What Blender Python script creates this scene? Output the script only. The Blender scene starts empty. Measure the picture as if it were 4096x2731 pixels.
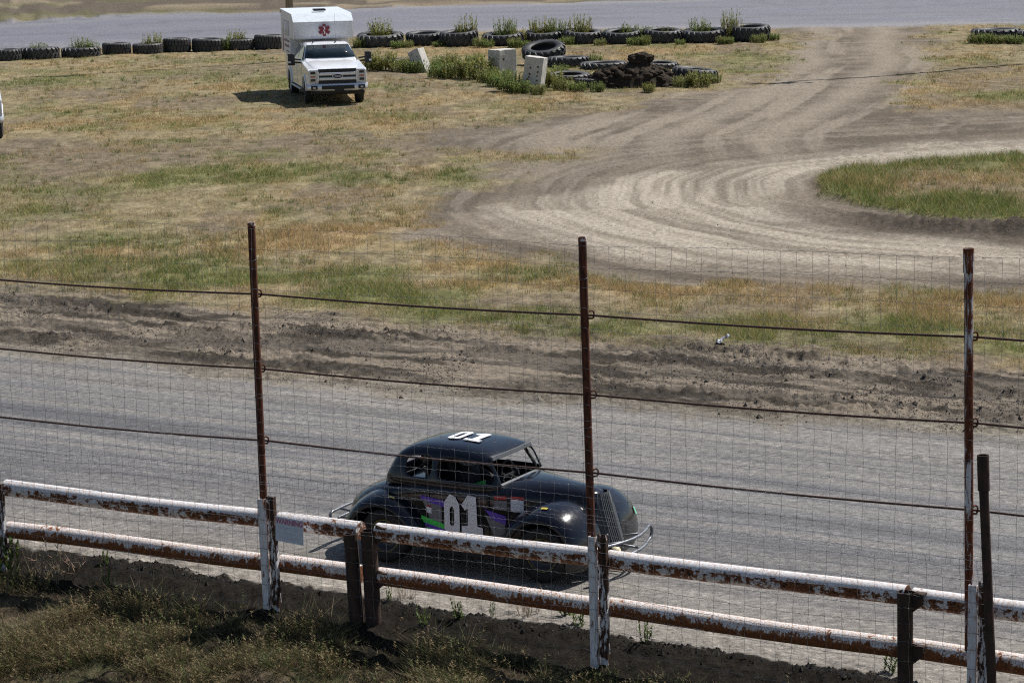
import bpy, bmesh, math, random
import numpy as np
from mathutils import Vector, Matrix, Euler

random.seed(7); rng = np.random.default_rng(11)
scene = bpy.context.scene
col = scene.collection

# ------------------------------------------------------------------ camera
CF = 10100.0          # focal length in photograph pixels (4096 wide)
CH = 7.0              # eye height above the race track, on the grandstand
PITCH = math.atan(1815 / CF); ROLL = .021
_r0 = np.array([1., 0, 0]); _f = np.array([0, math.cos(PITCH), -math.sin(PITCH)]); _u0 = np.array([0, math.sin(PITCH), math.cos(PITCH)])
_R = math.cos(ROLL)*_r0 - math.sin(ROLL)*_u0; _U = math.cos(ROLL)*_u0 + math.sin(ROLL)*_r0
cam = bpy.data.cameras.new('camera'); cam.sensor_width = 36; cam.lens = CF/4096*36
cam.clip_start = .5; cam.clip_end = 9000
co = bpy.data.objects.new('camera', cam); col.objects.link(co)
m = Matrix(((_R[0], _U[0], -_f[0], 0), (_R[1], _U[1], -_f[1], 0), (_R[2], _U[2], -_f[2], CH), (0, 0, 0, 1)))
co.matrix_world = m
scene.camera = co
scene.cycles.use_denoising = False; scene.cycles.filter_width = 1.15
scene.cycles.caustics_reflective = False; scene.cycles.caustics_refractive = False; scene.cycles.sample_clamp_indirect = 2.0; scene.cycles.max_bounces = 6

# ------------------------------------------------------------------ sky, sun, exposure
SUN = Vector((.60, .45, 1.0)).normalized()
w = bpy.data.worlds.new('World'); scene.world = w; w.use_nodes = True
nt = w.node_tree; nt.nodes.clear()
sky = nt.nodes.new('ShaderNodeTexSky'); sky.sky_type = 'NISHITA'; sky.sun_disc = False
sky.sun_elevation = math.asin(SUN.z); sky.sun_rotation = math.atan2(SUN.x, SUN.y)
sky.altitude = 550; sky.dust_density = 1.2
bg = nt.nodes.new('ShaderNodeBackground'); bg.inputs[1].default_value = .068
wo = nt.nodes.new('ShaderNodeOutputWorld'); nt.links.new(sky.outputs[0], bg.inputs[0]); nt.links.new(bg.outputs[0], wo.inputs[0])
sl = bpy.data.lights.new('sun', 'SUN'); sl.energy = 4.9; sl.angle = math.radians(.53); sl.color = (1, .965, .91)
so = bpy.data.objects.new('sun', sl); col.objects.link(so)
so.rotation_euler = (-SUN).to_track_quat('-Z', 'Y').to_euler(); so.location = (30, 20, 60)
vs = scene.view_settings; vs.view_transform = 'Standard'; vs.look = 'None'; vs.exposure = 0.24; vs.gamma = 1; vs.use_curve_mapping = False

# ------------------------------------------------------------------ helpers: places
def ray(x, y): return _f + _R*((x-2048)/CF) + _U*((1365.5-y)/CF)
def G(x, y, z=0.):                      # photo point -> place on the ground at height z
    d = ray(x, y); t = (z-CH)/d[2]; return np.array([0, 0, CH]) + d*t
def px_per_m(p): return CF/float((np.array([p[0], p[1], 0])-np.array([0, 0, CH])) @ _f)

# fence line on the ground: base point, direction along, direction away from the stand
FB = np.array([.714, 22.544]); FE = np.array([.854, -.520]); FE /= np.linalg.norm(FE); FN = np.array([-FE[1], FE[0]])
def fxy(s, b=0.): p = FB + FE*s + FN*b; return float(p[0]), float(p[1])
TE = FE.copy(); TN = FN.copy()

# ------------------------------------------------------------------ helpers: noise
def _hash(ix, iy, seed):
    h = (ix.astype(np.int64)*374761393 + iy.astype(np.int64)*668265263 + seed*1442695041) & 0xFFFFFFFF
    h = ((h ^ (h >> 13))*1274126177) & 0xFFFFFFFF
    h = ((h ^ (h >> 16))*2246822519) & 0xFFFFFFFF
    return ((h ^ (h >> 15)) & 0xFFFFFF).astype(np.float64)/0xFFFFFF
def vnoise(x, y, seed=0):
    x = np.asarray(x, float); y = np.asarray(y, float)
    ix = np.floor(x); iy = np.floor(y); fx = x-ix; fy = y-iy
    fx = fx*fx*fx*(fx*(fx*6-15)+10); fy = fy*fy*fy*(fy*(fy*6-15)+10)
    a = _hash(ix, iy, seed); b = _hash(ix+1, iy, seed); c = _hash(ix, iy+1, seed); d = _hash(ix+1, iy+1, seed)
    return (a+(b-a)*fx)*(1-fy) + (c+(d-c)*fx)*fy
def fbm(x, y, seed=0, oct=4, gain=.5):
    v = 0.; a = 1.; t = 0.
    for o in range(oct):
        v = v + a*vnoise(x*2**o+o*17.3, y*2**o-o*9.1, seed+o*7); t += a; a *= gain
    return v/t
def sstep(a, b, x):
    t = np.clip((x-a)/(b-a), 0, 1); return t*t*(3-2*t)
def world_poly(pts): return np.array([G(*p)[:2] for p in pts])
def sdist(poly, x, y):                  # signed distance, positive inside
    n = len(poly); dmin = np.full(x.shape, 1e9); ins = np.zeros(x.shape, bool)
    for i in range(n):
        ax, ay = poly[i]; bx, by = poly[(i+1) % n]
        ex, ey = bx-ax, by-ay; wx, wy = x-ax, y-ay
        t = np.clip((wx*ex+wy*ey)/(ex*ex+ey*ey+1e-12), 0, 1)
        dmin = np.minimum(dmin, (wx-ex*t)**2+(wy-ey*t)**2)
        c = ((ay > y) != (by > y)) & (x < (bx-ax)*(y-ay)/((by-ay) if abs(by-ay) > 1e-9 else 1e-9)+ax)
        ins ^= c
    d = np.sqrt(dmin); return np.where(ins, d, -d)

# ------------------------------------------------------------------ helpers: objects
def tag(o, label=None, cat=None, group=None, kind=None):
    if label: o['label'] = label
    if cat: o['category'] = cat
    if group: o['group'] = group
    if kind: o['kind'] = kind
    return o
def link(o, parent=None):
    col.objects.link(o)
    if parent is not None: o.parent = parent
    return o
def empty(name, loc=(0, 0, 0), rz=0., label=None, cat=None, group=None):
    o = bpy.data.objects.new(name, None); o.empty_display_size = .2; o.location = loc; o.rotation_euler = (0, 0, rz)
    link(o); tag(o, label, cat, group); return o
def copy_tree(o, parent=None):
    c = o.copy(); col.objects.link(c); c.parent = parent
    for ch in o.children: copy_tree(ch, c)
    return c

class MB:
    """collects shapes; build() links them as one mesh object"""
    def __init__(s): s.v = []; s.f = []
    def add(s, vs, fs):
        o = len(s.v); s.v += [tuple(map(float, p)) for p in vs]; s.f += [tuple(i+o for i in f) for f in fs]; return s
    def box(s, c, d, rot=None, taper=1.0):
        x, y, z = d[0]/2, d[1]/2, d[2]/2
        P = [Vector((sx*x*(taper if sz > 0 else 1), sy*y*(taper if sz > 0 else 1), sz*z)) for sz in (-1, 1) for sy in (-1, 1) for sx in (-1, 1)]
        if rot is not None: P = [rot @ p for p in P]
        return s.add([(p[0]+c[0], p[1]+c[1], p[2]+c[2]) for p in P],
                     [(0, 2, 3, 1), (4, 5, 7, 6), (0, 1, 5, 4), (2, 6, 7, 3), (0, 4, 6, 2), (1, 3, 7, 5)])
    def prism(s, pts, a, b, plane='xz'):
        n = len(pts)
        def P(p, t): return (p[0], t, p[1]) if plane == 'xz' else ((t, p[0], p[1]) if plane == 'yz' else (p[0], p[1], t))
        return s.add([P(p, a) for p in pts]+[P(p, b) for p in pts],
                     [tuple(range(n))[::-1], tuple(range(n, 2*n))]+[(i, (i+1) % n, n+(i+1) % n, n+i) for i in range(n)])
    def tube(s, path, r, n=8, cap=True, closed=False):
        path = [Vector(p) for p in path]; m_ = len(path)
        rs = r if isinstance(r, (list, tuple)) else [r]*m_
        vs = []; t0 = None; up = None
        for i, p in enumerate(path):
            if closed: t = path[(i+1) % m_]-path[i-1]
            else: t = path[min(i+1, m_-1)]-path[max(i-1, 0)]
            t.normalize()
            if up is None:
                up = t.orthogonal().normalized()
            else:
                up = (up - t*up.dot(t)).normalized()
            q = t.cross(up)
            for k in range(n):
                a = 2*math.pi*k/n; vs.append(p+(up*math.cos(a)+q*math.sin(a))*rs[i])
        fs = []
        for i in range(m_ if closed else m_-1):
            j = (i+1) % m_
            for k in range(n): fs.append((i*n+k, i*n+(k+1) % n, j*n+(k+1) % n, j*n+k))
        if cap and not closed: fs += [tuple(range(n))[::-1], tuple(range((m_-1)*n, m_*n))]
        return s.add(vs, fs)
    def lathe(s, prof, n=24, c=(0, 0, 0), axis='z', close=False):
        vs = []; fs = []; m_ = len(prof)
        for k in range(n):
            a = 2*math.pi*k/n
            for r, h in prof:
                q = (r*math.cos(a), r*math.sin(a), h) if axis == 'z' else ((r*math.cos(a), h, r*math.sin(a)) if axis == 'y' else (h, r*math.cos(a), r*math.sin(a)))
                vs.append((q[0]+c[0], q[1]+c[1], q[2]+c[2]))
        for k in range(n):
            k2 = (k+1) % n
            for i in range(m_ if close else m_-1):
                j = (i+1) % m_; fs.append((k*m_+i, k2*m_+i, k2*m_+j, k*m_+j))
        return s.add(vs, fs)
    def loft(s, secs, closed=False, caps=True):
        n = len(secs[0]); vs = [p for q in secs for p in q]; fs = []
        for i in range(len(secs)-1):
            for k in range(n if closed else n-1):
                k2 = (k+1) % n; fs.append((i*n+k, i*n+k2, (i+1)*n+k2, (i+1)*n+k))
        if caps: fs += [tuple(range(n))[::-1], tuple(range((len(secs)-1)*n, len(secs)*n))]
        return s.add(vs, fs)
    def mesh(s, name, smooth=False, fix=True):
        me = bpy.data.meshes.new(name); me.from_pydata(s.v, [], s.f); me.update()
        if fix:
            bm = bmesh.new(); bm.from_mesh(me); bmesh.ops.recalc_face_normals(bm, faces=bm.faces); bm.to_mesh(me); bm.free()
        if smooth: me.polygons.foreach_set('use_smooth', [True]*len(me.polygons))
        return me
    def build(s, name, mat, parent=None, smooth=False, bevel=0, sub=0, solid=0, loc=None, seg=2, fix=True, auto=None):
        me = s.mesh(name, smooth, fix); o = bpy.data.objects.new(name, me); link(o, parent)
        if mat: me.materials.append(mat)
        if loc: o.location = loc
        if solid:
            q = o.modifiers.new('solid', 'SOLIDIFY'); q.thickness = solid; q.offset = -1
        if sub:
            q = o.modifiers.new('sub', 'SUBSURF'); q.levels = sub; q.render_levels = sub
        if bevel:
            q = o.modifiers.new('bevel', 'BEVEL'); q.width = bevel; q.segments = seg; q.limit_method = 'ANGLE'; q.angle_limit = math.radians(35)
            q.harden_normals = False
        if auto:
            me.polygons.foreach_set('use_smooth', [True]*len(me.polygons)); me.set_sharp_from_angle(angle=math.radians(auto))
        return o

def soup(name, tris, cols, mat, parent=None, nv=3):
    """triangles (n,3,3) with one colour each -> one mesh object"""
    n = len(tris); me = bpy.data.meshes.new(name)
    me.vertices.add(n*nv); me.vertices.foreach_set('co', np.ascontiguousarray(tris, np.float32).ravel())
    me.loops.add(n*nv); me.loops.foreach_set('vertex_index', np.arange(n*nv, dtype=np.int32))
    me.polygons.add(n); me.polygons.foreach_set('loop_start', np.arange(0, n*nv, nv, dtype=np.int32)); me.polygons.foreach_set('loop_total', np.full(n, nv, np.int32))
    a = me.attributes.new('col', 'FLOAT_COLOR', 'POINT')
    c4 = np.ones((n, nv, 4), np.float32); c4[:, :, :3] = cols[:, None, :] if cols.ndim == 2 else cols
    a.data.foreach_set('color', c4.ravel()); me.update(calc_edges=True); me.materials.append(mat)
    o = bpy.data.objects.new(name, me); link(o, parent); return o

def text_mb(txt, size, depth=.002, bold=0.):
    cu = bpy.data.curves.new('t', 'FONT'); cu.body = txt; cu.size = size; cu.extrude = depth; cu.align_x = 'CENTER'; cu.align_y = 'CENTER'; cu.offset = bold; cu.resolution_u = 3
    o = bpy.data.objects.new('t', cu); col.objects.link(o); dg = bpy.context.evaluated_depsgraph_get()
    me = bpy.data.meshes.new_from_object(o.evaluated_get(dg)); b = MB()
    b.v = [tuple(v.co) for v in me.vertices]; b.f = [tuple(p.vertices) for p in me.polygons]
    bpy.data.objects.remove(o); bpy.data.curves.remove(cu); bpy.data.meshes.remove(me); return b

# ------------------------------------------------------------------ helpers: materials
class NT:
    def __init__(s, name):
        s.m = bpy.data.materials.new(name); s.m.use_nodes = True; s.t = s.m.node_tree; s.t.nodes.clear()
        s.out = s.t.nodes.new('ShaderNodeOutputMaterial'); s.b = s.n('ShaderNodeBsdfPrincipled'); s.l(s.b.outputs[0], s.out.inputs[0])
    def n(s, t, **k):
        q = s.t.nodes.new(t)
        for a, v in k.items(): setattr(q, a, v)
        return q
    def l(s, a, b): s.t.links.new(a, b)
    def put(s, sock, v):
        if hasattr(v, 'is_output') or isinstance(v, bpy.types.NodeSocket): s.l(v, sock)
        else:
            if isinstance(v, (tuple, list)) and len(v) == 3 and len(sock.default_value) == 4: v = (*v, 1)
            sock.default_value = v
    def noise(s, scale, detail=4, rough=.55, vec=None, dist=0):
        q = s.n('ShaderNodeTexNoise'); q.inputs['Scale'].default_value = scale; q.inputs['Detail'].default_value = detail; q.inputs['Roughness'].default_value = rough; q.inputs['Distortion'].default_value = dist
        if vec is not None: s.l(vec, q.inputs['Vector'])
        return q.outputs['Fac']
    def coords(s, kind='Object'): return s.n('ShaderNodeTexCoord').outputs[kind]
    def mapping(s, vec, rot=(0, 0, 0), scale=(1, 1, 1)):
        q = s.n('ShaderNodeMapping'); q.inputs['Rotation'].default_value = rot; q.inputs['Scale'].default_value = scale; s.l(vec, q.inputs['Vector']); return q.outputs[0]
    def ramp(s, fac, stops):
        q = s.n('ShaderNodeValToRGB'); e = q.color_ramp.elements
        while len(e) > 1: e.remove(e[0])
        for i, (p, c) in enumerate(stops):
            x = e[0] if i == 0 else e.new(p); x.position = p; x.color = (*c, 1) if not isinstance(c, (int, float)) else (c, c, c, 1)
        s.l(fac, q.inputs[0]); return q.outputs[0]
    def mix(s, fac, a, b, mode='MIX'):
        q = s.n('ShaderNodeMix', data_type='RGBA', blend_type=mode); s.put(q.inputs[0], fac); s.put(q.inputs[6], a); s.put(q.inputs[7], b); return q.outputs[2]
    def math(s, op, a, b=0., c=0., clamp=False):
        q = s.n('ShaderNodeMath', operation=op, use_clamp=clamp); s.put(q.inputs[0], a); s.put(q.inputs[1], b)
        if op in ('MULTIPLY_ADD',): s.put(q.inputs[2], c)
        return q.outputs[0]
    def attr(s, name): return s.n('ShaderNodeAttribute', attribute_name=name)
    def bump(s, h, strength=.5, dist=.02):
        q = s.n('ShaderNodeBump'); s.put(q.inputs['Strength'], strength); q.inputs['Distance'].default_value = dist; s.l(h, q.inputs['Height']); s.l(q.outputs[0], s.b.inputs['Normal']); return q
    def base(s, c): s.put(s.b.inputs['Base Color'], c)
    def set(s, **k):
        for a, v in k.items(): s.put(s.b.inputs[a.replace('_', ' ')], v)
        return s

def simple(name, c, rough=.6, metal=0., var=.12, scale=8, bump=0., coat=0., spec=.5, dirt=None):
    t = NT(name); v = t.coords(); f = t.noise(scale, 5, .6, v)
    lo = tuple(x*(1-var) for x in c); hi = tuple(min(1, x*(1+var)) for x in c)
    cc = t.ramp(f, [(.3, lo), (.7, hi)])
    if dirt:
        g = t.noise(scale*.35, 6, .65, v); cc = t.mix(t.ramp(g, [(.5, 0.), (.72, .8)]), cc, dirt)
    t.base(cc); t.set(Roughness=rough, Metallic=metal)
    t.b.inputs['Specular IOR Level'].default_value = spec; t.b.inputs['Coat Weight'].default_value = coat; t.b.inputs['Coat Roughness'].default_value = .05
    if bump: t.bump(t.noise(scale*4, 5, .6, v), bump, .01)
    return t.m

# ================================================================== MATERIALS
def terrain_mat():
    t = NT('terrain'); v = t.coords(); a = t.attr('col'); k = t.attr('grain'); gl = t.attr('gloss')
    vs_ = t.mapping(v, (0, 0, math.atan2(-FE[1], FE[0])), (5.5, 17, 5))      # streaks run along the track
    n1 = t.noise(1.4, 6, .72, vs_); n2 = t.noise(9, 6, .7, v); n3 = t.noise(55, 3, .6, v)
    f1 = t.ramp(n1, [(.33, .55), (.46, .9), (.54, 1.06), (.66, 1.6)])
    f2 = t.ramp(n2, [(.32, .5), (.5, 1.), (.68, 1.55)])
    f3 = t.ramp(n3, [(.35, .6), (.65, 1.4)])
    c1 = t.mix(k.outputs['Fac'], (1, 1, 1), f1)
    n4 = t.noise(1.9, 5, .65, t.mapping(v, (0, 0, 0), (1, .55, 1))); c1 = t.mix(t.math('MULTIPLY_ADD', t.attr('mott').outputs['Fac'], .7, .12), c1, t.ramp(n4, [(.36, .62), (.5, 1.), (.64, 1.4)]), 'MULTIPLY')
    c = t.mix(1., a.outputs['Color'], c1, 'MULTIPLY'); c = t.mix(.75, c, f2, 'MULTIPLY'); c = t.mix(.7, c, f3, 'MULTIPLY')
    t.base(c)
    t.set(Roughness=t.math('SUBTRACT', .95, t.math('MULTIPLY', gl.outputs['Fac'], .42)))
    t.l(t.math('MULTIPLY_ADD', gl.outputs['Fac'], .42, .03), t.b.inputs['Specular IOR Level'])
    h = t.math('ADD', t.math('MULTIPLY', n2, 1.), t.math('MULTIPLY', n3, .35))
    h = t.math('ADD', h, t.math('MULTIPLY', n1, .25))
    t.bump(h, .8, .05); return t.m
M = {}
M['terrain'] = terrain_mat()
def blade_mat(name='blades', rough=.6):
    t = NT(name); a = t.attr('col'); t.base(a.outputs['Color']); t.set(Roughness=rough); t.b.inputs['Specular IOR Level'].default_value = .25
    tr = t.n('ShaderNodeBsdfTranslucent'); t.l(a.outputs['Color'], tr.inputs[0])
    mx = t.n('ShaderNodeMixShader'); mx.inputs[0].default_value = .3
    t.l(t.b.outputs[0], mx.inputs[1]); t.l(tr.outputs[0], mx.inputs[2]); t.l(mx.outputs[0], t.out.inputs[0]); return t.m
M['blade'] = blade_mat()

# ================================================================== GROUND
P_churn = world_poly([(-1500, 1050), (0, 1150), (500, 1192), (1000, 1235), (1600, 1295), (2200, 1345), (2800, 1385), (3400, 1430), (4096, 1480), (5600, 1580),
                      (5600, 1850), (4096, 1735), (3000, 1655), (2000, 1580), (1000, 1490), (0, 1395), (-1500, 1290)])
P_soil = world_poly([(3270, 108), (3250, 200), (3160, 290), (2960, 365), (2600, 425), (2200, 490), (1750, 545), (1750, 590), (2300, 600), (2330, 640), (2160, 670), (1915, 750), (1740, 835),
                     (1740, 905), (1880, 985), (2260, 1045), (2610, 1095), (3300, 1125), (4096, 1160), (5600, 1230), (5600, 380), (4096, 455), (3700, 452), (3490, 430), (3500, 370), (3580, 250), (3640, 112)])
P_pale = world_poly([(5600, 470), (4096, 545), (3500, 592), (3000, 645), (2500, 715), (2200, 790), (2020, 860), (2030, 905), (2200, 965), (2700, 1030), (3300, 1062), (4096, 1110), (5600, 1170),
                     (5600, 1060), (4096, 1000), (3600, 955), (3200, 880), (3080, 800), (3130, 735), (3400, 672), (3700, 645), (4096, 615), (5600, 540)])
P_isle = world_poly([(5600, 560), (4096, 630), (3700, 652), (3350, 690), (3265, 725), (3290, 790), (3480, 835), (3780, 885), (4096, 905), (5600, 1000)])
P_ftrack = world_poly([(-1500, 150), (0, 92), (480, 62), (1100, 45), (1600, 25), (2400, 5), (2750, -3), (4096, -60), (5600, -115),
                       (5600, 72), (4096, 98), (3150, 112), (1800, 130), (1150, 152), (560, 180), (0, 202), (-1500, 265)])
P_froad = world_poly([(-1500, 85), (0, 30), (900, -8), (2000, -60), (2000, -85), (900, -40), (0, 4), (-1500, 58)])
P_path = world_poly([(-1500, 610), (0, 575), (600, 572), (1300, 560), (2000, 520), (2300, 520), (2300, 575), (1400, 610), (700, 655), (300, 720), (-1500, 760)])
P_gbox = world_poly([(-1500, 205), (3300, 100), (5600, 100), (5600, 1600), (-1500, 1250)])

LANE = np.array(sorted([tuple(G(*p)[:2]) for p in ((3440, 112), (3400, 220), (3300, 320), (3100, 430), (2850, 540))], key=lambda q: q[1]))
def blobs(lst, x, y, seed):            # soft world-space patches; (photo point, half sizes in m)
    wv = np.zeros(x.shape)
    nx = (fbm(x*.45, y*.25, seed, 3)-.5)*2.2
    for (px, py, rx, ry, a) in lst:
        c = G(px, py); k_ = np.flatnonzero((np.abs(x-c[0]) < rx*1.8) & (np.abs(y-c[1]) < ry*1.8))
        if not len(k_): continue
        q = ((x[k_]-c[0])/rx)**2+((y[k_]-c[1])/ry)**2
        wv[k_] = np.maximum(wv[k_], a*sstep(1.35, .2, np.sqrt(q)+nx[k_]*.45))
    return wv
GREEN = [(300, 1060, 3.4, 1.6, 1), (900, 1110, 3.2, 1.5, 1), (1500, 1185, 2.6, 1.4, 1), (2050, 1255, 2.2, 1.2, 1), (2700, 1310, 3, 1.2, 1), (3400, 1345, 3, 1.1, 1), (3900, 1400, 2.2, 1.0, .9),
         (800, 720, 4.5, 3.0, 1), (1350, 720, 3, 2.0, .9), (300, 760, 2.5, 2, .6), (200, 860, 2, 1.5, .5), (350, 330, 4, 4, .75), (800, 300, 4, 3.5, .75), (150, 280, 3, 3, .6), (950, 230, 4, 3, .6), (1100, 330, 2.5, 3, .8),
         (500, 510, 2, 2, .6), (700, 565, 1.8, 1.2, .8), (250, 450, 2, 2, .5), (1750, 350, 3, 2, .6), (2300, 360, 3, 1.6, .7), (1500, 470, 2, 2, .4),
         (2950, 230, 3, 4, .7), (3050, 280, 2.5, 3, .7), (3750, 240, 3.5, 2.5, .8), (3900, 390, 3, 3, .7), (3600, 330, 2, 2, .5),
         (3400, 780, 1.6, 2.2, 1), (3600, 840, 2, 2, 1), (3900, 870, 2.4, 2, 1), (3900, 660, 3, 3, .8), (4096, 820, 2, 2, .7), (3350, 710, 1, 1.5, .9), (300, 960, 2, 1.2, .5), (1050, 620, 2, 1.5, .5)]
STRAW = [(1300, 950, 3.2, 2, 1), (1700, 930, 2, 2, .9), (1000, 880, 2, 1.2, .6), (600, 500, 4.5, 3, .9), (1300, 500, 4, 3, .9), (950, 350, 1.8, 2.5, .8), (1650, 400, 3, 3, .9), (2300, 400, 4, 1.5, .7),
         (2300, 1130, 3, .9, 1), (2900, 1150, 3, 1, 1), (3500, 1190, 3, 1, 1), (4000, 1220, 3, 1, 1), (1900, 1060, 2, 1, 1), (3700, 350, 3, 3, .9), (3950, 300, 2.5, 2.5, 1), (3700, 420, 3, 2, .9), (2600, 200, 6, 3, .8), (1800, 200, 5, 3, .7),
         (3700, 740, 2.5, 2.5, .8), (500, 600, 3, 1, .5), (200, 1000, 2.5, .8, .6), (300, 1120, 3, .8, .8), (900, 1160, 2.5, .7, .5), (3600, 1270, 3, .8, .7), (1700, 560, 3, 2, .8), (1200, 800, 2.5, 1.4, .6)]

def terrain(x, y, full=True):
    s = (x-FB[0])*FE[0]+(y-FB[1])*FE[1]; b = (x-FB[0])*FN[0]+(y-FB[1])*FN[1]
    nA = fbm(x*.35, y*.35, 3, 4); nB = fbm(x*1.7, y*1.7, 5, 4); nC = fbm(x*6, y*6, 9, 3)
    jag = (nB-.5)*1.1+(nC-.5)*.4
    dc = sdist(P_churn, x, y); wc = sstep(-.9, .75, dc+jag*1.3)
    ds = sdist(P_soil, x, y); ws = sstep(-.9, .9, ds+.7+(nA-.5)*4.5+jag*1.2)
    dp = sdist(P_pale, x, y); wp = sstep(-.8, 1.0, dp+(nA-.5)*2.5+jag*.6)
    di = sdist(P_isle, x, y); wi = sstep(-.12, .2, di+jag*.35)
    df = sdist(P_ftrack, x, y); wf = sstep(-.6, .6, df+jag*1.0)
    dr = sdist(P_froad, x, y); wr = sstep(-.6, .6, dr+jag*1.0)
    dh = sdist(P_path, x, y); wh = sstep(-1.6, 1.4, dh+(nA-.5)*4+jag*1.5)
    dg = sdist(P_gbox, x, y)
    far = (y > 100) & (dg < 0) & (df < 0)
    # across-strip coordinate, 0 at the track edge (near), grows towards the infield
    cB = b - (12.6 + .0*s)
    near = b < 12.5
    wtr = np.where((dc < 0) & (b < 14) & (dg < .6), 1., 0.)       # near race track and bank
    wtr = sstep(.2, -.3, dg+jag*.6)*(b < 16)*(1-wc)
    # ---------------- height
    z = (fbm(x*.12, y*.12, 21, 3)-.5)*.16*sstep(9, 16, b)
    zb = np.interp(b, [-60, -14, -6, -3, -1.3, -.3, .0, .30, .42, .6, 1.0, 3], [-1.6, -1.4, -1.0, -.64, -.31, -.11, -.05, .04, .045, .02, .0, 0.])
    wob = (fbm(s*1.1, b*.3, 31, 3)-.5)*.10+(fbm(s*7, b*7, 33, 3)-.5)*.07
    zn = zb + wob*sstep(1.5, .5, b) + (nB-.5)*.16*sstep(0, -1., b)
    z = np.where(b < 9, zn, z)
    z = z + wtr*(b > 1.2)*((fbm(s*.5, b*2.2, 41, 3)-.5)*.035)
    # churned strip: ledges, ruts, clods, tyre tread print
    edge = dc
    c2 = b - 13.2
    led = np.zeros_like(x)
    for (c0, sd, am, wl) in ((.3, 50, .035, .5), (1.1, 51, .06, .4), (2.2, 52, .09, .45), (3.2, 54, .08, .4), (4.2, 53, .10, .5)):
        cc = b - (12.0 + c0 + (fbm(s*.45, s*0+sd, sd, 3)-.5)*1.6)
        on = sstep(.38, .62, fbm(s*.33, s*0+sd*3., sd+4, 2))
        led += am*on*np.where(cc > 0, np.exp(-cc/wl)*sstep(0, .05, cc), 0)
    clod = np.maximum(0, fbm(x*3.2, y*3.2, 61, 4, .6)-.5)*.20 + np.maximum(0, fbm(x*9, y*9, 67, 3)-.46)*.15
    cl_on = sstep(.3, .6, fbm(s*.35, b*.9, 63, 3))
    tb = b - (14.9 + (fbm(s*.25, s*0, 71, 2)-.5)*.9)
    tread = ((np.abs(tb) < .24) & (fbm(s*.2, s*0+7, 73, 2) > .36))*np.where(np.sin((s+np.abs(tb)*.8)*2*math.pi/.17) > 0, .035, -.02)
    z = z + wc*(led + clod*(.35+.65*cl_on) + tread)
    z = z + sstep(0, .8, b-11)*.10*np.exp(-np.maximum(0, -dc)/2.5)*sstep(.1, -.5, -0*dc)*(b > 14.5)
    # soil and loop: shallow grooves that follow the loop, soil bank round the island
    ang = np.arctan2(y-G(4300, 800)[1], x-G(4300, 800)[0])
    groove = .6*fbm(di*1.7, ang*1.3, 81, 3)+.4*fbm(di*6, ang*2.2, 83, 3)
    z = z + ws*(1-wi)*((groove-.5)*.08+(nC-.5)*.03)
    bank = np.exp(-((di+.9)/.55)**2)*sstep(.2, -1.2, np.sin(ang)*1.0)
    z = z + bank*(.22+.45*(nB-.5)+.2*(nC-.5)) + wi*(.12+.1*(nA-.5))
    # beyond the far track: low earth bank
    z = z + np.where(far & (y > 120), np.minimum(1.2, np.maximum(0, -df-1.0)*.05)*sstep(0, 3, -df), 0)
    z = np.where(far, z + (fbm(x*.25, df*1.2, 91, 3)-.5)*.6, z)
    z = z + np.where((dg > 0), (nC-.5)*.035+(nB-.5)*.06, 0)*(1-wc)*(1-ws)
    if not full: return z
    # ---------------- colour (albedo)
    wg = (dg > 0)*(1-ws*(1-wi))*(1-wc)*(1-wf)
    gm = np.clip(blobs(GREEN, x, y, 101)*.95+(fbm(x*.8, y*.35, 103, 4)-.5)*1.9+.05+wi*.36, 0, 1)
    sm = np.clip(blobs(STRAW, x, y, 107)*.9+(fbm(x*.9, y*.4, 109, 4)-.5)*2.0+.05, 0, 1)
    bare = np.clip(wh*1.1*(.5+fbm(x*.7, y*.35, 112, 3)) + sstep(.52, .64, fbm(x*.5, y*.22, 111, 4))*.8, 0, 1)
    bare = bare*(1-.55*gm)
    L = lambda a, b_, t: a*(1-t[:, None])+np.array(b_)[None, :]*t[:, None]
    o = np.ones((len(x), 3))
    c = o*np.array([.225, .186, .114])
    c = L(c, (.27, .195, .105), sm); c = L(c, (.128, .135, .055), gm*.8); c = L(c, (.158, .128, .094), bare*.85)
    # soil
    so_ = o*np.array([.175, .146, .113]); so_ = L(so_, (.120, .100, .079), sstep(.42, .60, .5*fbm(x*.6, y*.25, 121, 4)+.5*groove))
    lu = x-np.interp(y, LANE[:, 1], LANE[:, 0])+(fbm(y*.08, y*0, 125, 2)-.5)*2
    lt = np.exp(-((np.abs(lu)-1.5)/.7)**2)*sstep(60, 72, y)+sstep(.50, .66, fbm(lu*1.1, y*.07, 127, 4))*sstep(62, 72, y)*sstep(9, 4, np.abs(lu))
    so_ = L(so_, (.30, .258, .205), np.clip(lt, 0, 1)*.65); so_ = L(so_, (.27, .23, .185), sstep(.54, .64, fbm(di*2.2, ang*1.6, 123, 4))*.4)
    so_ = L(so_, (.36, .315, .255), wp*(.40+.60*sstep(.38, .60, groove))); thin = fbm(di*4.5, ang*.8, 129, 3); so_ = L(so_, (.16, .135, .107), sstep(.56, .68, thin)*.45*np.clip(wp+.3, 0, 1)); so_ = L(so_, (.43, .385, .315), sstep(.44, .34, thin)*.35*wp)
    so_ = L(so_, (.075, .062, .050), np.clip(np.exp(-((di+1.1)/1.0)**2)*1.0*sstep(.3, -1.0, np.sin(ang)), 0, 1))
    c = L(c, (0, 0, 0), ws*(1-wi)); c += so_*(ws*(1-wi))[:, None]
    # churned strip
    ch = o*np.array([.120, .103, .084]); ch = L(ch, (.048, .041, .033), sstep(.42, .56, fbm(s*.9, b*2.0, 131, 4))*.9)
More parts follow.
